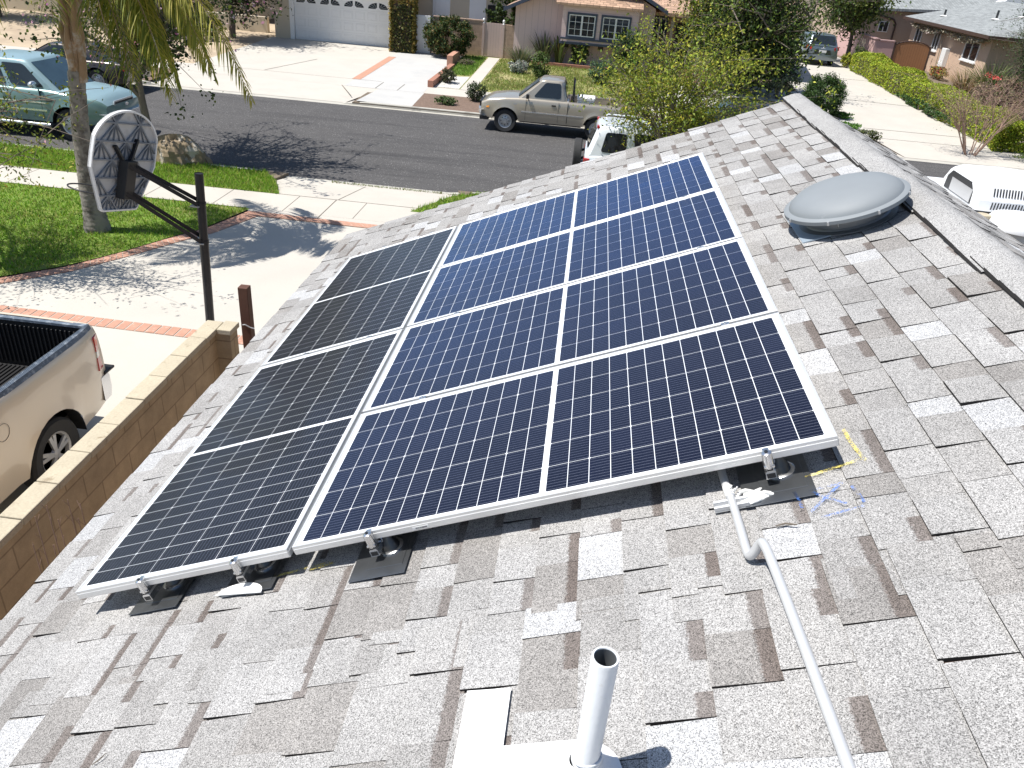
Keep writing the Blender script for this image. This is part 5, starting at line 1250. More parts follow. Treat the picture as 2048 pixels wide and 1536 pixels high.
for x in (4.66, 6.1): mb = MB(); mb.box((x - .07, 40.4, .3), (x + .07, 40.54, 2.85)); mb.build('porch_post', 'cream', ph, world=True)
mb = MB(); mb.box((4.5, 40.2, .3), (6.3, 41.5, .46)); mb.build('porch_step', 'brick_red', ph, world=True)
mb = MB(); mb.box((6.42, 41.40, 1.75), (6.62, 41.5, 2.05)); mb.build('wall_lantern', 'black', ph, world=True, bevel=.02)
mb = MB(); mb.box((6.3, 40.6, .3), (7.6, 41.45, 1.15)); mb.build('planter', 'brick_red', ph, world=True)

# beige house on the right
bh = thing('beige_house', 'peach stucco house with grey shingle roof on the right', 'house', (24, 50, .5))
mb = MB(); mb.box((20.8, 43.0, .3), (32, 54.6, 2.95)); mb.build('wall', 'stucco_peach', bh, world=True)
ex, ey0, ey1, ez = 20.25, 42.3, 55.0, 2.98
sl_ = .235
mb = MB()
rx, rz = ex + 5.6, ez + 5.6 * sl_
for dz, fl in ((.10, True), (0, False)):
    mb.grid([[(ex, ey0, ez + dz), (ex, ey1, ez + dz)], [(rx, ey0 + 2.2, rz + dz), (rx, ey1, rz + dz)]], 0, fl)
    mb.grid([[(rx, ey0 + 2.2, rz + dz), (rx, ey1, rz + dz)], [(rx + 6, ey0, ez + dz), (rx + 6, ey1, ez + dz)]], 0, fl)
    mb.add([(ex, ey0, ez + dz), (rx + 6, ey0, ez + dz), (rx, ey0 + 2.2, rz + dz)], [(0, 1, 2) if fl else (2, 1, 0)])
rf = mb.build('roof', 'grey_roof', bh, world=True)
mb = MB(); mb.box((ex - .02, ey0, ez - .05), (ex + .03, ey1, ez + .11)); mb.box((ex, ey0 - .03, ez - .05), (rx + 6, ey0 + .02, ez + .11)); mb.build('gutter', 'brown', rf)
for x, y, hh in ((21.6, 52.2, .35), (22.6, 47.6, .45), (23.6, 46.8, .25)):
    mb = MB(); z = ez + .1 + (x - ex) * sl_; mb.tube([(x, y, z - .05), (x, y, z + hh)], .06, 10); p = mb.build('vent_stack', 'dark_metal', rf)
    mb = MB(); mb.lathe([(.26, 0), (.08, .05)], 14, (x, y, z + .0)); mb.build('stack_flashing', 'white_paint', p)
def side_win(y0, y1, z0, z1, x, parent):
    mb = MB()
    for a, b in (((y0 - .07, z0 - .07), (y1 + .07, z0)), ((y0 - .07, z1), (y1 + .07, z1 + .07)), ((y0 - .07, z0), (y0, z1)), ((y1, z0), (y1 + .07, z1)), (((y0 + y1) / 2 - .03, z0), ((y0 + y1) / 2 + .03, z1))): mb.box((x - .04, a[0], a[1]), (x + .02, b[0], b[1]))
    mb.box((x - .10, y0 - .12, z0 - .13), (x + .02, y1 + .12, z0 - .07))
    wn = mb.build('window', 'white', parent, world=True)
    mb = MB(); mb.box((x - .005, y0, z0), (x + .012, y1, z1)); mb.build('pane', 'glass', wn)
side_win(44.2, 45.9, 1.72, 2.55, 20.79, bh); side_win(49.7, 50.5, 1.7, 2.6, 20.79, bh); side_win(52.6, 53.6, 1.2, 2.6, 20.79, bh)
mb = MB()
mb.box((17.4, 57, .3), (28, 66, 3.25)); mb.build('rear_wall', 'stucco', bh, world=True)
mb = MB()
mb.grid([[(16.8, 56.4, 3.25), (30, 56.4, 3.9)], [(16.8, 66, 5.0), (30, 66, 6.2)]]); mb.grid([[(16.8, 56.4, 3.10), (30, 56.4, 3.75)], [(16.8, 56.4, 3.25), (30, 56.4, 3.9)]])
mb.build('rear_roof', 'grey_roof', bh, world=True)
mb = MB(); mb.tube([(18.8, 56.95, 3.2), (19.0, 56.9, 3.0), (20.3, 56.9, 2.75), (20.5, 56.9, 2.5), (20.5, 56.92, .6)], .06, 8); mb.build('downspout', 'brown', bh, world=True)
mb = MB(); mb.box((19.45, 56.93, 1.95), (20.1, 57.02, 2.6)); mb.box((19.74, 56.91, 1.95), (19.80, 57.0, 2.6)); wn = mb.build('window', 'white', bh, world=True)
mb = MB(); mb.box((19.51, 56.915, 2.0), (19.74, 56.95, 2.55)); mb.box((19.80, 56.915, 2.0), (20.04, 56.95, 2.55)); mb.build('pane', 'glass', wn)
mb = MB(); mb.prism([(25.0, 3.3), (29.5, 3.3), (27.2, 5.2)], lambda p, q, t: (p, t, q), 55.6, 56.6); mb.build('gable_end', 'white', bh, world=True)
mb = MB(); mb.box((20.55, 47.7, 1.0), (20.80, 48.3, 1.95)); mb.box((20.52, 47.8, .95), (20.6, 48.2, 1.25)); mb.build('meter_box', 'white', bh, world=True, bevel=.02)
mb = MB()
for k in range(5): y = 47.75 + .13 * k; mb.tube([(20.72, y, .6), (20.68, y + random.uniform(-.1, .1), 1.0)], .025, 6)
mb.build('meter_pipes', 'brown', bh, world=True)
vn = thing('trained_vine', 'dry vine trained along the eave of the peach house', 'vine', (20.6, 47, .5))
n = 2600; yy = rng.uniform(43.2, 53.6, n); sag = .33 * np.abs(np.sin((yy - 43.2) / 10.4 * 2.0 * PI)) ** .8
P = np.stack([20.55 + rng.normal(0, .10, n), yy, 2.83 - sag * rng.random(n) - .03], 1)
cards('leaves', P, rng.uniform(.07, .16, n), palette(n, [(.40, .36, .28), (.30, .27, .20), (.48, .44, .36)]), 'leaf', vn, .5)
mb = MB(); mb.tube([(20.6, y, 2.80 - .2 * abs(math.sin((y - 43.2) / 10.4 * 2 * PI))) for y in np.linspace(43.2, 53.6, 30)], .02, 6); mb.tube([(20.72, 48.9, .5), (20.66, 48.95, 2.7)], .025, 6); mb.build('stem', 'lattice', vn, world=True)
fw = thing('side_fence_wall', 'pink painted block wall beyond the long hedge', 'wall', (17, 51, .5))
mb = MB(); mb.box((16.9, 48.6, .3), (17.1, 56.5, 2.05)); mb.box((17.1, 48.6, .3), (18.0, 48.8, 2.0)); mb.build('blocks', 'pinkfence', fw, world=True)
mb = MB(); mb.box((16.86, 48.55, 2.05), (17.14, 56.5, 2.11)); mb.box((17.14, 48.56, 2.0), (18.0, 48.84, 2.06)); mb.build('cap', 'pinkfence', fw, world=True)
gw = thing('wooden_gate', 'arched cedar gate between the pink wall and peach house', 'gate', (19, 48, .5))
mb = MB(); pts = [(18.1, .55), (20.0, .55)] + [(19.05 + .95 * math.cos(t), 1.75 + .32 * math.sin(t)) for t in np.linspace(0, PI, 16)]
mb.prism(pts, lambda p, q, t: (p, t, q), 48.68, 48.62); mb.build('gate_boards', 'gatewood', gw, world=True)
mb = MB(); mb.tube([(19.05 + .97 * math.cos(t), 48.64, 1.77 + .34 * math.sin(t)) for t in np.linspace(0, PI, 20)], .035, 8); mb.box((18.02, 48.58, .4), (18.11, 48.72, 2.0)); mb.box((20.0, 48.58, .4), (20.09, 48.72, 1.9)); mb.build('gate_frame', 'brown', gw, world=True)

# motorhome parked in front of our house: only its roof shows over the ridge
rv = thing('motorhome', 'white motorhome roof showing over the right roof ridge', 'motorhome', (8.0, 6.9, .13))
mb = MB(); mb.box((4.55, 5.75, .55), (11.6, 7.95, 3.36)); mb.build('body', 'rv_white', rv, bevel=.09, world=True, seg=3)
for x in (6.0, 10.4):
    for y in (6.0, 7.9):
        mb = MB(); mb.lathe([(0, -.11), (.36, -.11), (.38, 0), (.36, .11), (0, .11)], 20, (x, y, .5), 'y'); mb.build('wheel', 'rubber', rv, world=True)
mb = MB(); mb.box((6.1, 5.745, 1.7), (7.3, 5.76, 2.4)); mb.box((8.3, 5.745, 1.7), (9.5, 5.76, 2.4)); mb.build('window', 'glass', rv, world=True)
ac = MB(); X0, X1, Y0, Y1, Z0 = 5.06, 6.35, 6.28, 7.24, 3.36
def acp(x, y, h): return (X0 + x, (Y0 + Y1) / 2 + y, Z0 + h)
hw_ = (Y1 - Y0) / 2; G = []
for x, sc_, hh in ((0, .90, .27), (.03, .97, .315), (.12, 1.0, .345), (.5, 1.0, .355), (1.0, .98, .33), (1.25, .90, .27)):
    G.append([acp(x, -hw_ * sc_, .04), acp(x, -hw_ * sc_, .15), acp(x, -hw_ * sc_ * .97, .165), acp(x, -hw_ * sc_ * .86, hh * .82), acp(x, -hw_ * sc_ * .68, hh * .97), acp(x, 0, hh), acp(x, hw_ * sc_ * .68, hh * .97), acp(x, hw_ * sc_ * .86, hh * .82), acp(x, hw_ * sc_ * .97, .165), acp(x, hw_ * sc_, .15), acp(x, hw_ * sc_, .04)])
ac.grid(G, 0, True); ac.add(G[0], [tuple(range(11))]); ac.add(G[-1], [tuple(range(10, -1, -1))])
aco = ac.build('air_conditioner', 'rv_white', rv, smooth=32, world=True)
mb = MB(); pl = [(-.36, .07), (.36, .07), (.34, .20), (.25, .275), (-.25, .275), (-.34, .20)]
mb.prism(pl, lambda p, q, t: acp(t, p, q), .004, -.006); mb.build('intake', 'black', aco)
mb = MB(); mb.box(acp(-.012, -.34, .08), acp(-.004, .20, .215)); mb.build('coil', 'steel', aco)
mb = MB()
for x_s, y_s in ((.16, 0), (.70, 0)):
    for k in range(15):
        x = x_s + k * .030
        mb.add([acp(x, -hw_ * 1.006, .060), acp(x + .014, -hw_ * 1.006, .060), acp(x + .014, -hw_ * 1.006, .135), acp(x, -hw_ * 1.006, .135)], [(0, 1, 2, 3)])
        a, b = .2, .85
        mb.add([acp(x + dx, -hw_ * lerp(.97, .86, q) - .005, lerp(.165, .345 * .82, q) + .003) for dx, q in ((0, a), (.014, a), (.014, b), (0, b))], [(0, 1, 2, 3)])
mb.build('louvres', 'black', aco)
mb = MB(); mb.box(acp(-.01, -hw_ * .95, .0), acp(1.26, hw_ * .95, .04)); mb.build('gasket', 'black', aco)
mb = MB(); mb.lathe([(.10, 0), (.10, .015), (.06, .02), (.06, .06), (.075, .065), (.07, .09), (0, .095)], 18, (5.02, 5.95, 3.36)); mb.build('roof_vent_cap', 'coping', rv, smooth=35, world=True)
mb = MB(); mb.lathe([(.30, 0), (.30, .05), (.25, .11), (.12, .145), (0, .15)], 24, (5.35, 5.90, 3.36)); mb.build('roof_vent_dome', 'rv_white', rv, smooth=40, world=True)
mb = MB(); mb.lathe([(.035, 0), (.03, .03), (0, .04)], 10, (4.93, 6.02, 3.36)); mb.build('bolt_cap', 'steel', rv, smooth=40, world=True)

# ------------------------------------------------------------------ basketball hoop
BP, BW, BU, BN = [Vector(v) for v in ((-4.168, 6.260, 2.991), (.1389, .9641, -.2264), (.1688, .2023, .9647), (.9758, -.1722, -.1346))]
def BPt(a, b, c=0.0): return tuple(BP + BW * a + BU * b + BN * c)
hoop = thing('basketball_hoop', 'old basketball hoop with ribbed backboard leaning on a black pole', 'basketball hoop', (-3.65, 6.75, .12))
mb = MB(); mb.tube([(-3.655, 6.75, .1), (-3.62, 6.75, .9), (-3.575, 6.75, 1.95)], .055, 20); mb.tube([(-3.576, 6.75, 1.93), (-3.575, 6.75, 1.97)], .062, 20); mb.tube([(-3.575, 6.75, 1.95), (-3.553, 6.75, 2.44)], .053, 20); mb.tube([(-3.554, 6.75, 2.42), (-3.553, 6.75, 2.45)], .060, 20)
mb.tube([(-3.553, 6.75, 2.44), (-3.538, 6.75, 2.80)], .051, 20, cap=False); mb.lathe([(0, 0), (.045, 0), (.0505, .004)], 16, (-3.538, 6.75, 2.79)); mb.build('pole', 'pole', hoop, smooth=50, world=True)
bw, bh = 1.06, 1.13
out = []
for t in np.linspace(rad(12), rad(168), 26): out.append((.545 * math.cos(t) / math.cos(rad(12)) * .98, .06 + .445 * math.sin(t) ** .92 + .06))
out = [(.530, -.06), (.530, .10)] + [(p, q) for p, q in out if abs(p) < .53] + [(-.530, .10), (-.530, -.06), (-.30, -.545), (-.27, -.56), (.27, -.56), (.30, -.545)]
mb = MB(); mb.prism(out, lambda p, q, t: BPt(p, q, t), -.012, .0); bo = mb.build('backboard', 'board', hoop, world=True)
mb = MB(); n = len(out)
cen = (0, -.03)
def ins(p, k): return (cen[0] + (p[0] - cen[0]) * k, cen[1] + (p[1] - cen[1]) * k)
for i in range(n):
    a, b = out[i], out[(i + 1) % n]; a2, b2 = ins(a, .965), ins(b, .965)
    mb.add([BPt(*a, -.014), BPt(*b, -.014), BPt(*b, .030), BPt(*a, .030), BPt(*a2, .030), BPt(*b2, .030), BPt(*b2, -.001), BPt(*a2, -.001)], [(0, 1, 2, 3), (3, 2, 5, 4), (4, 5, 6, 7)])
mb.build('rim_edge', 'board_white', bo, smooth=30)
# ribs moulded into the back: straight rows and two fans of diagonals
mb = MB()
def rib(a, b, h=.024, wdt=.014): mb.beam(BPt(*a, h / 2), BPt(*b, h / 2), wdt, h, 0, tuple(BN))
def half_w(b): return .53 if -.06 <= b <= .12 else (.53 - (-.06 - b) * .46 if b < -.06 else math.sqrt(max(0, 1 - ((b - .12) / .46) ** 2)) * .53)
rowsb = [.42, .22, .02, -.18, -.38]
for b in rowsb: rib((-half_w(b) + .02, b), (half_w(b) - .02, b), .026, .016)
def seg(a, b, h, wd):
    k = 12
    for i in range(k):
        p = (lerp(a[0], b[0], i / k), lerp(a[1], b[1], i / k)); q = (lerp(a[0], b[0], (i + 1) / k), lerp(a[1], b[1], (i + 1) / k))
        if max(abs(p[0]) - half_w(p[1]), abs(q[0]) - half_w(q[1])) < -.012 and -.55 < min(p[1], q[1]) and max(p[1], q[1]) < .555: rib(p, q, h, wd)
for i, b in enumerate(rowsb):
    for x in ((-.40, 0, .40) if i % 2 else (-.2, .2)):
        for dx, wd in ((.2, .015), (-.2, .015), (0, .007), (.1, .006), (-.1, .006)):
            seg((x, b), (x + dx, b - .20), .022, wd); 
            if i == 0: seg((x, b), (x + dx * .7, b + .14), .022, wd)
for k in range(11):
    a = rad(-165 + k * 15); seg((.0, -.30), (.25 * math.cos(a), -.30 + .25 * math.sin(a)), .018, .006)
mb.build('ribs', 'board_rib', bo)
mb = MB()
p = [BPt(-.10, .03, .03), BPt(.10, .03, .03), BPt(.10, -.40, .03), BPt(-.10, -.40, .03), BPt(-.08, .03, .13), BPt(.08, .03, .13), BPt(.08, -.40, .13), BPt(-.08, -.40, .13)]
mb.add(p, [(4, 7, 6, 5), (0, 4, 5, 1), (1, 5, 6, 2), (2, 6, 7, 3), (3, 7, 4, 0)])
mb.beam(BPt(-.05, .0, .05), BPt(-.20, .18, .03), .05, .03); mb.beam(BPt(.05, .0, .05), BPt(.16, .26, .03), .05, .03)
mb.build('bracket', 'black', hoop, world=True, bevel=.006)
mb = MB()
for a in (-.055, .055):
    mb.beam(BPt(a, -.02, .12), (-3.575 + .0, 6.75 + a * 1.1, 2.43), .022, .045); mb.beam(BPt(a, -.33, .12), (-3.585, 6.75 + a * 1.1, 1.96), .022, .045)
mb.build('arms', 'pole', hoop, world=True)
mb = MB()
for z in (1.96, 2.43): mb.box((-3.66, 6.67, z - .03), (-3.55, 6.83, z - .015))
mb.build('clamp_bolts', 'steel', hoop, world=True)
rc = BP + BU * -.42 - BN * .38
mb = MB(); ringp = [rc + (BW * math.cos(t) + (BN - BU * BN.dot(BU)) * math.sin(t)) * .228 for t in np.linspace(0, 2 * PI, 41)]
mb.tube(ringp, .009, 8, cap=False); mb.beam(BPt(-.08, -.42, -.01), rc + BN * .22 + BW * -.06, .02, .02); mb.beam(BPt(.08, -.42, -.01), rc + BN * .22 + BW * .06, .02, .02); mb.build('rim', 'black', hoop, smooth=60, world=True)

# ------------------------------------------------------------------ plants
def bez(a, b, c, n): return [a * (1 - t) ** 2 + b * 2 * t * (1 - t) + c * t * t for t in np.linspace(0, 1, n)]
def limbs(base, trunk_top, tips, r0, mb, sub=3, lean=.3):
    """a trunk, limbs to each tip point and short twigs; returns twig points"""
    base, tt = Vector(base), Vector(trunk_top)
    mid = (base + tt) / 2 + Vector((random.uniform(-.1, .1), random.uniform(-.1, .1), 0))
    mb.tube(bez(base, mid, tt, 7), list(np.linspace(r0, r0 * .72, 7)), 10)
    pts = []
    for t in tips:
        t = Vector(t); c = tt.lerp(t, .5) + Vector((random.uniform(-.2, .2), random.uniform(-.2, .2), .22 * (t - tt).length))
        path = bez(tt - (tt - base).normalized() * r0, c, t, 7); mb.tube(path, list(np.linspace(r0 * .55, r0 * .10, 7)), 6, cap=False); pts += path[3:]
        for _ in range(sub):
            s = random.choice(path[2:]); e = s + Vector((random.gauss(0, 1), random.gauss(0, 1), random.gauss(.3, .8))) * (t - tt).length * .28
            mb.tube([s, (s + e) / 2 + Vector((0, 0, .04)), e], [r0 * .16, r0 * .1, r0 * .04], 4, cap=False); pts += [e, (s + e) / 2]
    return pts
def ell_tips(c, r, n, shell=.55):
    d = in_ball(n, 1.0, shell) if shell else in_ball(n)
    return [(c[0] + r[0] * x, c[1] + r[1] * y, c[2] + r[2] * z) for x, y, z in d]
def clumps(pts, n, spread):
    pts = np.array([tuple(p) for p in pts]); pts = pts[rng.permutation(len(pts))[:max(6, int(len(pts) * .72))]]; q = pts[rng.integers(0, len(pts), n)]
    return q + rng.normal(0, 1, (n, 3)) * spread * (.4 + rng.random((n, 1)))
def bush(name, label, c, r, n, leaf, cols, cat='bush', box=0.0, up=.5, aspect=.5, group=None, stem=True, z0=None, lumps=60, spiky=0, sh=.35):
    z0 = gz(c[1]) if z0 is None else z0
    t = thing(name, label, cat, (c[0], c[1], z0), 0, group)
    d = in_ball(lumps, 1.0, .62)
    if box: d = np.sign(d) * np.abs(d) ** (1 - box * .75); d /= np.maximum(1, np.abs(d).max(1) if box >= .99 else (np.abs(d) ** (2 + box * 10)).sum(1) ** (1 / (2 + box * 10)))[:, None]
    if box: d = d / np.maximum(.75, (np.abs(d) ** (2 + box * 10)).sum(1) ** (1 / (2 + box * 10)))[:, None] * rng.uniform(.86, 1.0, (lumps, 1))
    R = np.array(r); C = np.array([c[0], c[1], z0 + r[2] * (1.0 if not stem else 1.03)])
    q = d[rng.integers(0, lumps, n)] * (1 - sh * rng.random((n, 1)) ** 2)
    P = C + q * R + rng.normal(0, 1, (n, 3)) * (np.minimum(R, .6) * .11)
    P[:, 2] = np.maximum(P[:, 2], z0 + .02)
    ctone = rng.normal(1, .16, lumps)
    nrm = q / (np.linalg.norm(q, axis=1)[:, None] + 1e-6)
    cards('leaves', P, leaf * rng.uniform(.6, 1.4, n), palette(n, cols, .22), 'leaf', t, aspect, up, nrm)
    mb = MB()
    for k in range(5): a = 2 * PI * k / 5 + random.random(); mb.tube([(c[0] + .04 * math.cos(a), c[1] + .04 * math.sin(a), z0 - .05), (c[0] + r[0] * .5 * math.cos(a), c[1] + r[1] * .5 * math.sin(a), z0 + r[2] * 1.1)], [.03, .012], 5)
    mb.build('stems', 'bark', t, world=True)
    return t
def spiky(name, label, c, n, length, wid, cols, spread=.55, group=None, z0=None, cat='plant'):
    """a tuft of upright strap leaves"""
    z0 = gz(c[1]) if z0 is None else z0
    t = thing(name, label, cat, (c[0], c[1], z0), 0, group)
    V, F, Cc = [], [], []; pal = palette(n, cols, .2)
    for i in range(n):
        a = random.uniform(0, 2 * PI); o = random.random() ** .5; L = length * random.uniform(.55, 1.1); le = spread * o * random.uniform(.6, 1.3)
        b = np.array([c[0] + .35 * spread * o * math.cos(a), c[1] + .35 * spread * o * math.sin(a), z0]); d = np.array([math.cos(a), math.sin(a), 0]); s = np.array([-math.sin(a), math.cos(a), 0]) * wid / 2
        k = len(V)
        for tt, ww in ((0, .8), (.45, 1.0), (.8, .6), (1.0, .05)):
            p = b + d * le * L * tt ** 1.7 + np.array([0, 0, L * (tt - .28 * le * tt * tt)]); V += [p - s * ww, p + s * ww]
        F += [(k, k + 1, k + 3, k + 2), (k + 2, k + 3, k + 5, k + 4), (k + 4, k + 5, k + 7, k + 6)]; Cc += [pal[i]] * 8
    raw_mesh('leaves', np.array(V), np.array(F), np.array(Cc), 'leaf', t); return t

# palm beside the lawn
palm = thing('palm_tree', 'queen palm with a ringed grey trunk in the front lawn', 'palm tree', (-7.94, 11.36, .12))
mb = MB(); ax = [(-7.94, .10), (-7.955, 1.0), (-7.91, 2.0), (-7.80, 2.95)]; rows = []
for i in range(96):
    z = .08 + i * .0305; x = np.interp(z, [a[1] for a in ax], [a[0] for a in ax]); r = np.interp(z, [0, .15, .5, 1.4, 3.0], [.27, .235, .19, .155, .130]) * (1 + .022 * math.sin(i * 2.1) + .018 * (i % 4 == 0) + random.uniform(-.008, .008))
    rows.append([(x + r * math.cos(t) + .004 * math.sin(5 * t + i), 11.36 + r * math.sin(t), z) for t in np.linspace(0, 2 * PI, 25)])
mb.grid(rows, 0, True); mb.build('trunk', 'bark_palm', palm, smooth=60, world=True)
crown = Vector((-7.62, 11.36, 5.02))
mb = MB()
for k in range(9):
    a = k * 2.4; z0 = 2.80 + .13 * k; cx = lerp(-7.81, -7.66, k / 9); rr = .135 - .004 * k
    p0 = Vector((cx, 11.36, z0)); out_ = Vector((math.cos(a), math.sin(a), 0))
    pts = [p0 + out_ * rr * .85, p0 + out_ * (rr + .02) + Vector((0, 0, .32)), p0 + out_ * rr * .85 + Vector((.04, 0, .72)), p0 + out_ * rr * .75 + Vector((.06, 0, 1.05))]
    mb.tube(pts, [.10, .095, .05, .028], 10, 0, flat=.55)
mb.tube([(-7.81, 11.36, 2.85), (-7.73, 11.36, 3.6), (-7.63, 11.36, 4.7)], [.118, .11, .075], 14)
mb.build('leaf_bases', 'boot', palm, smooth=50, world=True)
FRC = [(.26, .29, .035), (.36, .34, .05), (.19, .23, .03), (.48, .40, .08), (.13, .17, .03)]
def frond(az, L, rise, droop, yel=0.0):
    d = Vector((math.cos(az), math.sin(az), 0)); pts = []
    for t in np.linspace(0, 1, 26):
        pts.append(crown + d * (L * (t - .12 * t ** 3)) + Vector((0, 0, rise * L * t - droop * L * t ** 2.3)))
    mb = MB(); mb.tube(pts, list(np.linspace(.020, .004, 26)), 5); f = mb.build('frond', 'boot', palm, world=True)
    V, F, Cc = [], [], []; s0 = Vector((-d.y, d.x, 0))
    for i in range(92):
        t = .10 + .9 * i / 91; k = t * 25; i0 = min(24, int(k)); p = pts[i0].lerp(pts[i0 + 1], k - i0); tg = (pts[i0 + 1] - pts[i0]).normalized()
        for sg in (1, -1):
            ll = .58 * math.sin(PI * min(1, t * .86 + .12)) ** .6 * random.uniform(.8, 1.1); k0 = len(V)
            dirn = (s0 * sg * random.uniform(.55, 1.0) + tg * random.uniform(.45, .85) + Vector((0, 0, random.uniform(-.15, .35)))).normalized()
            wv = dirn.cross(Vector((0, 0, 1))).normalized() * .0115
            col = np.array(random.choice(FRC)) * random.uniform(.8, 1.2); col = col * (1 - yel) + np.array((.42, .36, .07)) * yel
            for tt, ww in ((0, .7), (.4, 1.0), (.75, .7), (1.0, .1)):
                q = p + dirn * ll * tt + Vector((0, 0, -.62 * ll * tt ** 2.2)); V += [tuple(q - wv * ww), tuple(q + wv * ww)]
            F += [(k0, k0 + 1, k0 + 3, k0 + 2), (k0 + 2, k0 + 3, k0 + 5, k0 + 4), (k0 + 4, k0 + 5, k0 + 7, k0 + 6)]; Cc += [col] * 8
    raw_mesh('leaflets', np.array(V), np.array(F), np.array(Cc), 'frond', f, world=False)
for az, L, ri, dr, ye in ((-.05, 3.35, .22, .885, .55), (-.12, 2.7, .34, 1.0, .3), (.10, 2.3, .40, 1.2, .2), (-.75, 1.9, .42, 1.45, 0), (.55, 2.4, .45, 1.35, 0), (.28, 1.7, .45, 1.75, .1), (-.42, 1.35, .4, 1.95, .0), (-.15, 1.1, .4, 2.2, 0), (.4, 1.2, .4, 2.1, .1), (.05, 1.6, .4, 1.8, 0),
                          (-.3, 2.1, .4, 1.45, .1), (.75, 1.5, .4, 1.8, 0), (1.15, 2.6, .5, 1.0, 0), (1.8, 2.7, .5, .95, 0), (2.5, 2.6, .6, .62, 0), (3.25, 2.6, .6, .6, 0), (3.9, 2.4, .6, .7, 0), (4.5, 2.0, .6, 1.25, 0), (-1.2, 1.9, .6, 1.2, 0), (.8, 2.0, .9, .8, 0), (2.9, 2.0, .95, .7, 0)): frond(az, L, ri, dr, ye)

# pink blossom tree in the strip by the kerb
bt = thing('blossom_tree', 'pink flowering tree in the kerb strip behind the hoop', 'tree', (-9.3, 16.35, .12))
mb = MB(); tips = ell_tips((-9.5, 17.8, 4.6), (2.6, 2.8, 1.25), 44) + [(-8.3, 16.3, 2.75), (-8.1, 16.5, 3.1), (-8.7, 16.0, 2.6), (-11.2, 16.4, 2.7), (-10.7, 16.0, 2.6), (-12.0, 16.6, 3.2)]
pts = limbs((-9.25, 16.35, .05), (-9.52, 16.4, 2.15), tips, .105, mb, 4); mb.tube([(-9.45, 16.38, 1.5), (-9.7, 16.2, 1.9)], [.05, .045], 8)
mb.build('trunk', 'bark', bt, smooth=50, world=True)
n = 10500; P = clumps(pts, n, .17); cards('leaves', P, rng.uniform(.05, .12, n), palette(n, [(.05, .085, .02), (.07, .11, .025), (.03, .05, .018), (.12, .15, .03)]), 'leaf', bt, .8)
n = 1100; P = clumps(pts, n, .20); cards('blossoms', P, rng.uniform(.05, .09, n), palette(n, [(.62, .22, .42), (.72, .38, .52), (.74, .55, .60)], .12), 'petal', bt, .6)

# thin leafy branches of a tree just outside the frame on the left
lt = thing('leafy_tree', 'thin leafy branches reaching in at the left edge', 'tree', (-9.3, 8.9, .12))
mb = MB(); tips = [(-7.3, 9.0, 2.75), (-7.05, 8.9, 2.35), (-7.45, 8.8, 2.1), (-6.75, 9.1, 2.95), (-7.75, 8.7, 1.9), (-7.5, 9.2, 3.2), (-7.8, 9.3, 2.5), (-8.0, 8.5, 2.0), (-7.9, 9.5, 3.4)] + ell_tips((-9.2, 9.4, 3.5), (1.2, 1.0, .8), 12) + ell_tips((-11.0, 10.2, 4.3), (2.0, 1.4, 1.0), 20)
pts = limbs((-9.3, 8.9, .05), (-9.2, 9.0, 1.9), tips, .055, mb, 5); mb.build('trunk', 'bark', lt, smooth=50, world=True)
n = 11000; P = clumps(pts, n, .15); cards('leaves', P, rng.uniform(.045, .09, n), palette(n, [(.11, .15, .02), (.19, .23, .03), (.07, .11, .02), (.32, .33, .05)]), 'leaf', lt, .42)
n = 90; P = clumps(pts, n, .14); cards('blossoms', P, rng.uniform(.04, .07, n), palette(n, [(.62, .24, .30), (.70, .42, .42)], .12), 'petal', lt, .6)

rk_ = thing('boulder', 'mossy brown boulder on the grass strip behind the backboard', 'boulder', (-8.85, 16.45, .1))
mb = MB(); rows = []
for i in range(15):
    ph_ = PI * .5 * i / 14; row = []
    for j in range(29):
        t = 2 * PI * j / 28; q = 1 + .13 * math.sin(3 * t + 1.1) + .09 * math.sin(5 * t + 3 * ph_ + .4) + .06 * math.sin(9 * t - 5 * ph_) + random.uniform(-.05, .05)
        row.append((-8.85 + .66 * math.cos(ph_) ** .7 * math.cos(t) * q, 16.45 + .38 * math.cos(ph_) ** .7 * math.sin(t) * q, .08 + .62 * math.sin(ph_) * (1 + .10 * math.sin(2 * t + 1) + .06 * math.sin(4 * t))))
    rows.append(row)
mb.grid(rows, 0, True); mb.build('stone', 'rock', rk_, smooth=16, world=True)

dw = thing('dry_weeds', 'thin dry weed stems standing between block wall and eave', 'weeds', (-1.9, 1.1, .1))
mb = MB()
for x, y, z in ((-1.93, 1.04, 2.42), (-1.9, 1.11, 2.45), (-1.9, 1.17, 2.30), (-1.88, 1.26, 2.38), (-1.86, 1.33, 2.30), (-1.94, .98, 2.26), (-1.9, 1.08, 2.18), (-1.88, 1.31, 2.20)):
    mb.tube([(x + .03, y + .02, .1), (x + .012, y - .01, z - .9), (x, y, z)], [.006, .005, .0025], 5)
    for k in range(4): zz = z - .12 * k - .05; mb.tube([(x, y, zz), (x + random.uniform(-.03, .03), y + random.uniform(-.03, .03), zz + .06)], .0018, 4)
mb.build('stems', 'bark_red', dw, world=True)

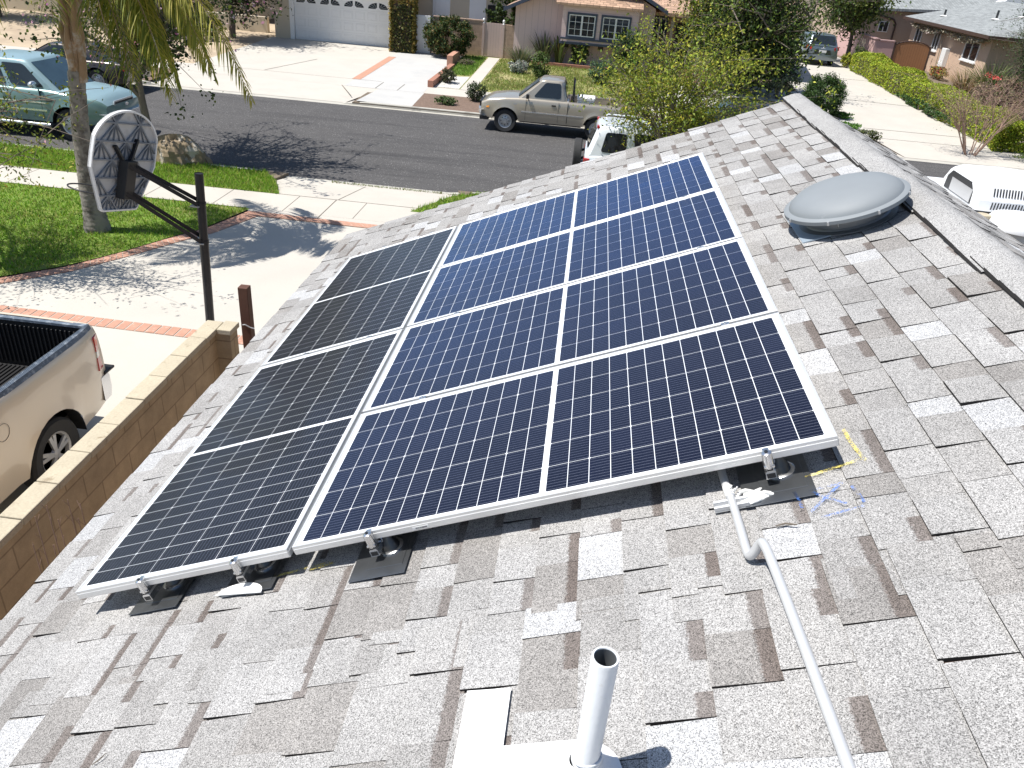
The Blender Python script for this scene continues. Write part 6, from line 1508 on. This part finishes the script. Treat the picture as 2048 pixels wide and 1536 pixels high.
# far side, left to right
bush('shrub', 'dark shrub in the dirt yard on the far left', (-17.8, 36.5), (1.6, 1.2, .6), 2600, .15, [(.05, .07, .02), (.03, .045, .015)])
wall_thing('low_wall', 'low pale wall along the back of the dirt yard', (-34, 40.3, .2), (-15.6, 40.6, 1.1), 'cream')
hl = thing('left_house', 'pale house behind the dirt yard on the far left', 'house', (-26, 46, .4))
mb = MB(); mb.box((-36, 44, .3), (-17.5, 52, 2.9)); mb.build('wall', 'cream', hl, world=True)
mb = MB(); mb.prism([(-37, 2.85), (-16.6, 2.85), (-26.8, 5.2)], lambda p, q, t: (p, t, q), 43.4, 52.6); mb.build('roof', 'brown_roof', hl, world=True)
def big_tree(name, label, base, trunk_top, c, r, ntips, nleaf, leaf, cols, r0, spread=.30, bark='bark', extra=(), bloom=None, aspect=.55, low=()):
    t = thing(name, label, 'tree', base); mb = MB()
    tips = ell_tips(c, r, ntips, .6) + list(extra); pts = limbs(base, trunk_top, tips, r0, mb, 4); mb.build('trunk', bark, t, smooth=50, world=True)
    P = clumps(pts[:], nleaf, spread); cards('leaves', P, leaf * rng.uniform(.6, 1.4, nleaf), palette(nleaf, cols, .25), 'leaf', t, aspect, .5)
    if bloom: n = bloom[0]; P = clumps(pts, n, spread * 1.1); cards('blossoms', P, leaf * 1.0 * rng.uniform(.6, 1.2, n), palette(n, bloom[1], .12), 'petal', t, .7)
    return t
PINK = [(.60, .30, .42), (.70, .45, .55), (.74, .58, .62)]
big_tree('blossom_tree', 'pink flowering tree shading the driveway left of the garage door', (-16.4, 37.8, .3), (-16.3, 37.8, 1.9), (-16.1, 37.6, 3.9), (2.5, 2.0, 2.0), 40, 9000, .17, [(.035, .05, .016), (.055, .075, .02), (.02, .03, .012)], .16, .34, bloom=(1100, PINK), extra=[(-14.2, 36.4, 1.9), (-14.0, 36.9, 2.5), (-14.6, 35.8, 1.6), (-14.4, 37.6, 3.0), (-15.4, 36.2, 1.4)])
big_tree('garden_tree', 'olive green tree at the back of the dirt yard', (-22.5, 38.5, .3), (-22.4, 38.6, 2.0), (-22.3, 38.5, 4.0), (3.0, 2.2, 2.0), 40, 11000, .17, [(.09, .12, .03), (.14, .15, .04), (.05, .07, .02)], .16, .4, bloom=(600, PINK))
big_tree('garden_tree', 'second olive green tree farther left in the dirt yard', (-28, 37.5, .3), (-28, 37.6, 2.0), (-27.8, 37.5, 3.8), (3.0, 2.2, 1.9), 36, 9000, .17, [(.08, .12, .03), (.16, .16, .04), (.05, .07, .02)], .16, .4)
# ivy column
iv = thing('ivy_column', 'square column of clipped rusty ivy beside the garage door', 'ivy', (-8.12, 38.35, .32))
mb = MB(); mb.box((-8.55, 38.05, .25), (-7.70, 38.65, 2.85)); mb.build('post', 'brown', iv, world=True)
n = 6500; q = rng.uniform(-1, 1, (n, 3)); k = rng.integers(0, 2, n); q[np.arange(n), k] = np.sign(q[np.arange(n), k]) * (1 - .12 * rng.random(n)); P = np.stack([-8.13 + q[:, 0] * .58, 38.35 + q[:, 1] * .45, 1.62 + q[:, 2] * 1.30], 1)
ec = np.maximum(np.abs(q[:, 0]) * .7, np.maximum(q[:, 2], 0)) > .62
cols = np.where(ec[:, None], palette(n, [(.34, .24, .05), (.27, .20, .05), (.15, .14, .03)]), palette(n, [(.07, .085, .022), (.10, .11, .03), (.045, .06, .018), (.20, .17, .05)]))
cards('leaves', P + rng.normal(0, .03, (n, 3)), rng.uniform(.07, .14, n), cols, 'leaf', iv, .7, .3, np.concatenate([q[:, :2], np.zeros((n, 1))], 1))
bush('round_hedge', 'dark green rounded hedge in front of the pinkish block wall', (-5.85, 37.9), (1.28, 1.0, .92), 12000, .10, [(.04, .075, .018), (.065, .11, .025), (.028, .05, .014), (.14, .11, .03)], lumps=220, sh=.22)
bush('bush', 'dark bush rising behind the pale pink gate', (-3.6, 42.2), (1.2, 1.0, 1.5), 4500, .14, [(.05, .09, .02), (.09, .13, .03), (.03, .05, .015)], z0=.4)
spiky('flax_clump', 'tall spiky flax clump against the pink siding', (-1.35, 38.75), 130, 1.5, .06, [(.10, .12, .06), (.16, .17, .09), (.06, .075, .04)], .55)
spiky('grass_clump', 'grey green strap leaf clump at the corner of the walkway', (-2.3, 37.2), 240, 1.0, .035, [(.14, .15, .08), (.20, .20, .12), (.08, .10, .05)], .9)
bush('lavender', 'silvery grey mound beside the strap leaf clump', (-2.25, 35.4), (.48, .42, .28), 1300, .09, [(.33, .35, .31), (.25, .28, .24), (.42, .43, .38)], stem=False)
bush('round_bush', 'small round green bush behind the champagne pickup cab', (-1.2, 34.3), (.45, .42, .55), 2200, .08, [(.08, .13, .03), (.12, .18, .04), (.05, .08, .02)])
spiky('bird_of_paradise', 'broad leaved plant at the left corner of the window bay', (-.62, 38.85), 26, 1.5, .14, [(.12, .15, .05), (.20, .19, .07)], .4)
bush('camellia', 'leafy shrub under the left bay window', (.35, 38.65), (.5, .35, .85), 1700, .13, [(.05, .09, .022), (.08, .13, .03), (.16, .2, .06)])
bush('bush', 'bushy green shrub under the right end of the bay', (2.75, 38.0), (.95, .6, .95), 3200, .10, [(.08, .14, .035), (.12, .19, .05), (.05, .09, .025)])
bush('round_bush', 'blue green rounded bush on the lawn right of the pickup cab', (1.5, 34.6), (.65, .55, .55), 2400, .085, [(.08, .15, .06), (.12, .20, .09), (.05, .09, .04)])
bush('mulch_shrub', 'small dark shrub in the mulch in front of the pickup hood', (-3.15, 28.3), (.42, .38, .36), 1300, .075, [(.05, .075, .03), (.08, .11, .045), (.03, .045, .02)], stem=False)
bush('mulch_shrub', 'low green plant in the middle of the far mulch strip', (-4.05, 27.1), (.42, .30, .16), 900, .075, [(.08, .13, .04), (.12, .17, .06)], stem=False)
bush('verge_shrub', 'brown green shrub by the gravel beside the low brick wall', (-4.75, 31.4), (.34, .38, .30), 1100, .075, [(.08, .09, .04), (.12, .11, .06), (.05, .06, .03)], stem=False)
bush('verge_shrub', 'dry twiggy mound near the walkway in the small lawn', (-4.7, 36.0), (.40, .34, .16), 700, .07, [(.14, .13, .08), (.19, .17, .10)], stem=False)
# sparse pale green tree in the near strip, beyond our roof
big_tree('young_tree', 'sparse yellow green tree standing between the parked cars', (2.75, 16.1, .1), (2.85, 16.25, 1.6), (3.0, 16.9, 2.95), (1.95, 1.5, 1.15), 34, 14000, .078, [(.30, .34, .04), (.38, .38, .05), (.22, .28, .035), (.14, .19, .03)], .048, .18, extra=[(1.5, 17.0, 2.1), (4.6, 17.5, 3.4), (5.2, 17.4, 2.6), (1.3, 17.0, 2.6), (3.9, 17.6, 2.2)], aspect=.45)
# big dark tree and neighbours
big_tree('citrus_tree', 'large dense dark green tree at the corner of the right driveway', (7.7, 36.2, .3), (7.75, 36.2, 1.3), (7.75, 35.9, 3.1), (2.55, 2.2, 2.9), 150, 34000, .14, [(.045, .08, .018), (.07, .12, .025), (.025, .045, .012), (.16, .21, .035)], .24, .36, low=())
big_tree('citrus_tree', 'yellow green tree in front of the porch', (6.1, 37.6, .3), (6.1, 37.6, 1.6), (6.2, 37.4, 3.7), (1.6, 1.3, 1.7), 44, 8000, .14, [(.18, .20, .03), (.27, .26, .035), (.08, .11, .02)], .13, .32)
big_tree('citrus_tree', 'leafy tree overhanging the pink wall behind the crossover', (16.4, 51.5, .5), (16.3, 51.4, 2.2), (15.6, 50.4, 4.2), (2.1, 2.0, 1.5), 50, 9000, .17, [(.10, .15, .03), (.18, .22, .05), (.05, .08, .02)], .14, .36)
bush('silver_shrub', 'grey green loose shrub below the large dark tree', (9.2, 35.0), (.85, .8, .95), 3600, .11, [(.13, .17, .11), (.19, .23, .16), (.07, .10, .06)], sh=.7)
bush('flowering_shrub', 'twiggy pale shrub under the yellow green tree', (5.6, 34.2), (1.0, .8, .6), 2400, .09, [(.22, .21, .10), (.30, .27, .13), (.14, .15, .06), (.4, .16, .14)], sh=.7)
bush('ball_hedge', 'clipped dark green ball shrub at the edge of the right driveway', (10.32, 31.95), (.86, .82, .80), 15000, .085, [(.04, .085, .02), (.065, .125, .028), (.025, .05, .014)], aspect=.3, lumps=260, sh=.2)
bush('grass_tuft', 'bright green low mound beside the ball shrub', (11.15, 31.9), (.55, .42, .13), 1100, .08, [(.09, .2, .03), (.13, .26, .04)], stem=False, cat='ground cover')
bush('grass_tuft', 'bright green low mound at the sidewalk end of the gravel', (10.75, 29.75), (.60, .40, .14), 1100, .08, [(.09, .2, .03), (.13, .26, .04)], stem=False, cat='ground cover')
bush('mulch_shrub', 'dark leafy plant in the mulch by the right driveway apron', (11.0, 28.0), (.62, .3, .20), 900, .08, [(.04, .06, .02), (.07, .09, .03), (.14, .16, .05)], stem=False)
# long hedge along the right driveway
hd = thing('long_hedge', 'long clipped lime green hedge along the right driveway', 'hedge', (16.3, 37, .2))
n = 34000; s_ = rng.random(n); Y = 28.3 + 18.6 * s_; wv_ = .62; base_x = 16.25 - .35 * s_
q = rng.uniform(-1, 1, (n, 2)); k = rng.integers(0, 2, n); q[np.arange(n), k] = np.sign(q[np.arange(n), k]) * (1 - .22 * rng.random(n) ** 2); q[:, 1] = np.where((k == 1), np.abs(q[:, 1]), q[:, 1])
bump_ = .07 * np.sin(Y * 2.1) + .05 * np.sin(Y * 5.3 + 1)
hh = .50 + .06 * np.sin(Y * 1.3); zc = np.array([gz(y) for y in Y]) + hh
rnd = np.maximum(1, np.linalg.norm(q, axis=1) / 1.22)[:, None]; q = q / rnd
P = np.stack([base_x + q[:, 0] * (wv_ + bump_ * .6), Y + rng.normal(0, .05, n), zc + q[:, 1] * (hh + bump_ * .5)], 1) + rng.normal(0, .025, (n, 3))
topw = np.clip(q[:, 1] * .5 + .55 + rng.normal(0, .15, n), 0, 1)[:, None]
m_ = 2600; k_ = slice(0, m_); P[k_, 1] = 28.25 + .12 * rng.random(m_) + .25 * np.abs(q[k_, 0]) ** 2; P[k_, 0] = 16.25 + rng.uniform(-.66, .66, m_); P[k_, 2] = .14 + rng.uniform(0, 1.0, m_)
cols = palette(n, [(.32, .39, .03), (.39, .43, .04), (.24, .31, .022), (.17, .23, .02)], .2)
cards('leaves', P, rng.uniform(.06, .11, n), cols, 'leaf', hd, .6, .5, np.stack([q[:, 0], np.zeros(n), q[:, 1]], 1))
mb = MB(); P_ = []
for y in np.linspace(29.0, 46.4, 30): x = 16.25 - .35 * (y - 28.3) / 18.6; z = gz(y); P_.append([(x - .40, y, z), (x - .42, y, z + .75), (x + .42, y, z + .75), (x + .40, y, z)])
mb.grid(P_, 0, True); mb.build('twigs', 'bark', hd, world=True)
bush('hedge_weed', 'low dark plants at the foot of the long hedge', (15.45, 35.5), (.22, 3.6, .22), 2600, .09, [(.06, .13, .04), (.09, .17, .05), (.05, .08, .02)], stem=False, cat='ground cover')
bush('yellow_shrub', 'yellow leaved shrub beside the parked crossover', (15.35, 47.6), (.34, .34, .42), 1100, .10, [(.50, .46, .04), (.38, .40, .05), (.2, .26, .04)])
bush('shrub', 'dark shrub between the yellow shrub and the long hedge', (15.95, 47.6), (.55, .5, .6), 1900, .11, [(.06, .09, .03), (.10, .13, .04)])
tr = thing('trellis', 'weathered wooden trellis leaning on the pink wall', 'trellis', (16.5, 49.3, .5))
mb = MB()
for k in range(4): mb.box((16.35, 48.7 + k * .35, .5), (16.39, 48.75 + k * .35, 2.0))
for k in range(4): mb.box((16.39, 48.6, .8 + k * .33), (16.42, 49.9, .84 + k * .33))
mb.build('slats', 'lattice', tr, world=True)
# right edge planting
bush('flower_clump', 'yellow and dark red flowers at the foot of the peach wall', (20.1, 46.6), (.4, 1.2, .32), 1500, .10, [(.10, .14, .05), (.55, .45, .08), (.40, .05, .06), (.13, .16, .05)], stem=False, cat='flowers')
spiky('fountain_grass', 'tawny fountain grass clump in front of the peach house', (19.6, 41.6), 320, 1.25, .03, [(.36, .24, .11), (.44, .32, .17), (.24, .18, .08), (.14, .17, .05)], 1.1)
spiky('fountain_grass', 'green strap leaf clump at the corner of the peach house', (20.8, 41.5), 420, 1.8, .04, [(.10, .15, .04), (.15, .20, .06), (.06, .09, .03)], 1.2)
big_tree('feathery_tree', 'feathery dark green tree at the right edge by the peach house', (21.9, 40.2, .35), (21.9, 40.2, 1.5), (22.0, 40.0, 3.3), (1.5, 1.3, 1.9), 60, 13000, .11, [(.06, .10, .035), (.10, .15, .05), (.03, .055, .02)], .12, .30, aspect=.25)
bush('brown_shrub', 'reddish brown twiggy shrub at the right edge', (19.3, 36.2), (1.5, 1.5, .8), 5200, .10, [(.20, .13, .10), (.28, .19, .15), (.12, .08, .065), (.15, .15, .06)], sh=.7)
bush('rose', 'tall rose with coral red blooms above the hedge', (18.75, 37.2), (.30, .30, .75), 500, .10, [(.10, .12, .04), (.16, .15, .06)])
n = 60; P = np.array([(18.7, 37.0, 1.75), (18.95, 37.1, 1.7), (18.9, 36.8, 1.35), (18.55, 37.2, 1.8)])[rng.integers(0, 4, n)] + rng.normal(0, .075, (n, 3))
cards('blooms', P, rng.uniform(.08, .13, n), palette(n, [(.75, .10, .10), (.78, .22, .18)], .1), 'petal', [o for o in bpy.data.objects if o.name.startswith('rose')][0], .9)
# bare multi-stemmed tree by the right hand kerb
bare = thing('bare_tree', 'bare multi stemmed tree with reddish twigs at the right kerb', 'tree', (14.3, 25.0 + 2.6, .13))
mb = MB(); pts = []
for k in range(11):
    a = random.uniform(0, 2 * PI); b0 = Vector((14.5 + .16 * math.cos(a), 27.4 + .16 * math.sin(a), .08)); tt = b0 + Vector((.45 * math.cos(a), .45 * math.sin(a), random.uniform(.7, 1.1)))
    tips = [tuple(tt + Vector((random.gauss(.55 * math.cos(a) + .1, .6), random.gauss(.3 * math.sin(a), .5), random.uniform(.5, 1.75)))) for _ in range(7)]
    pts += limbs(b0, tt, tips, .022, mb, 9)
mb.build('trunk', 'bark_red', bare, smooth=50, world=True)
n = 900; P = clumps(pts, n, .10); cards('leaves', P, rng.uniform(.04, .08, n), palette(n, [(.28, .24, .10), (.36, .30, .16), (.16, .17, .06)]), 'leaf', bare, .5)
bush('verge_shrub', 'patchy green weeds behind the bare tree', (17.2, 27.4), (1.6, .5, .12), 900, .08, [(.10, .16, .04), (.16, .2, .07)], stem=False, cat='ground cover')

# ------------------------------------------------------------------ painted kerb numbers
def kerb_number(text, x, label):
    t = thing('kerb_number', label, 'house number', (x, 26.05, .06))
    mb = MB(); mb.box((-.30, -.0265, -.045), (.30, -.024, .062)); mb.build('white_patch', 'white', t)
    cu = bpy.data.curves.new('digits', 'FONT'); cu.body = text; cu.size = .125; cu.align_x = 'CENTER'; cu.extrude = .0006; cu.materials.append(M['number'])
    tmp = bpy.data.objects.new('tmp', cu); me = bpy.data.meshes.new_from_object(tmp); bpy.data.objects.remove(tmp)
    o = bpy.data.objects.new('digits', me); COL.objects.link(o); o.parent = t; o.location = (.0, -.0272, -.035); o.rotation_euler = (PI / 2, 0, 0)
kerb_number('8123', -14.75, 'white painted kerb patch with black house number, left of the far driveway')
kerb_number('100', 11.15, 'white painted kerb patch with black digits at the right driveway')
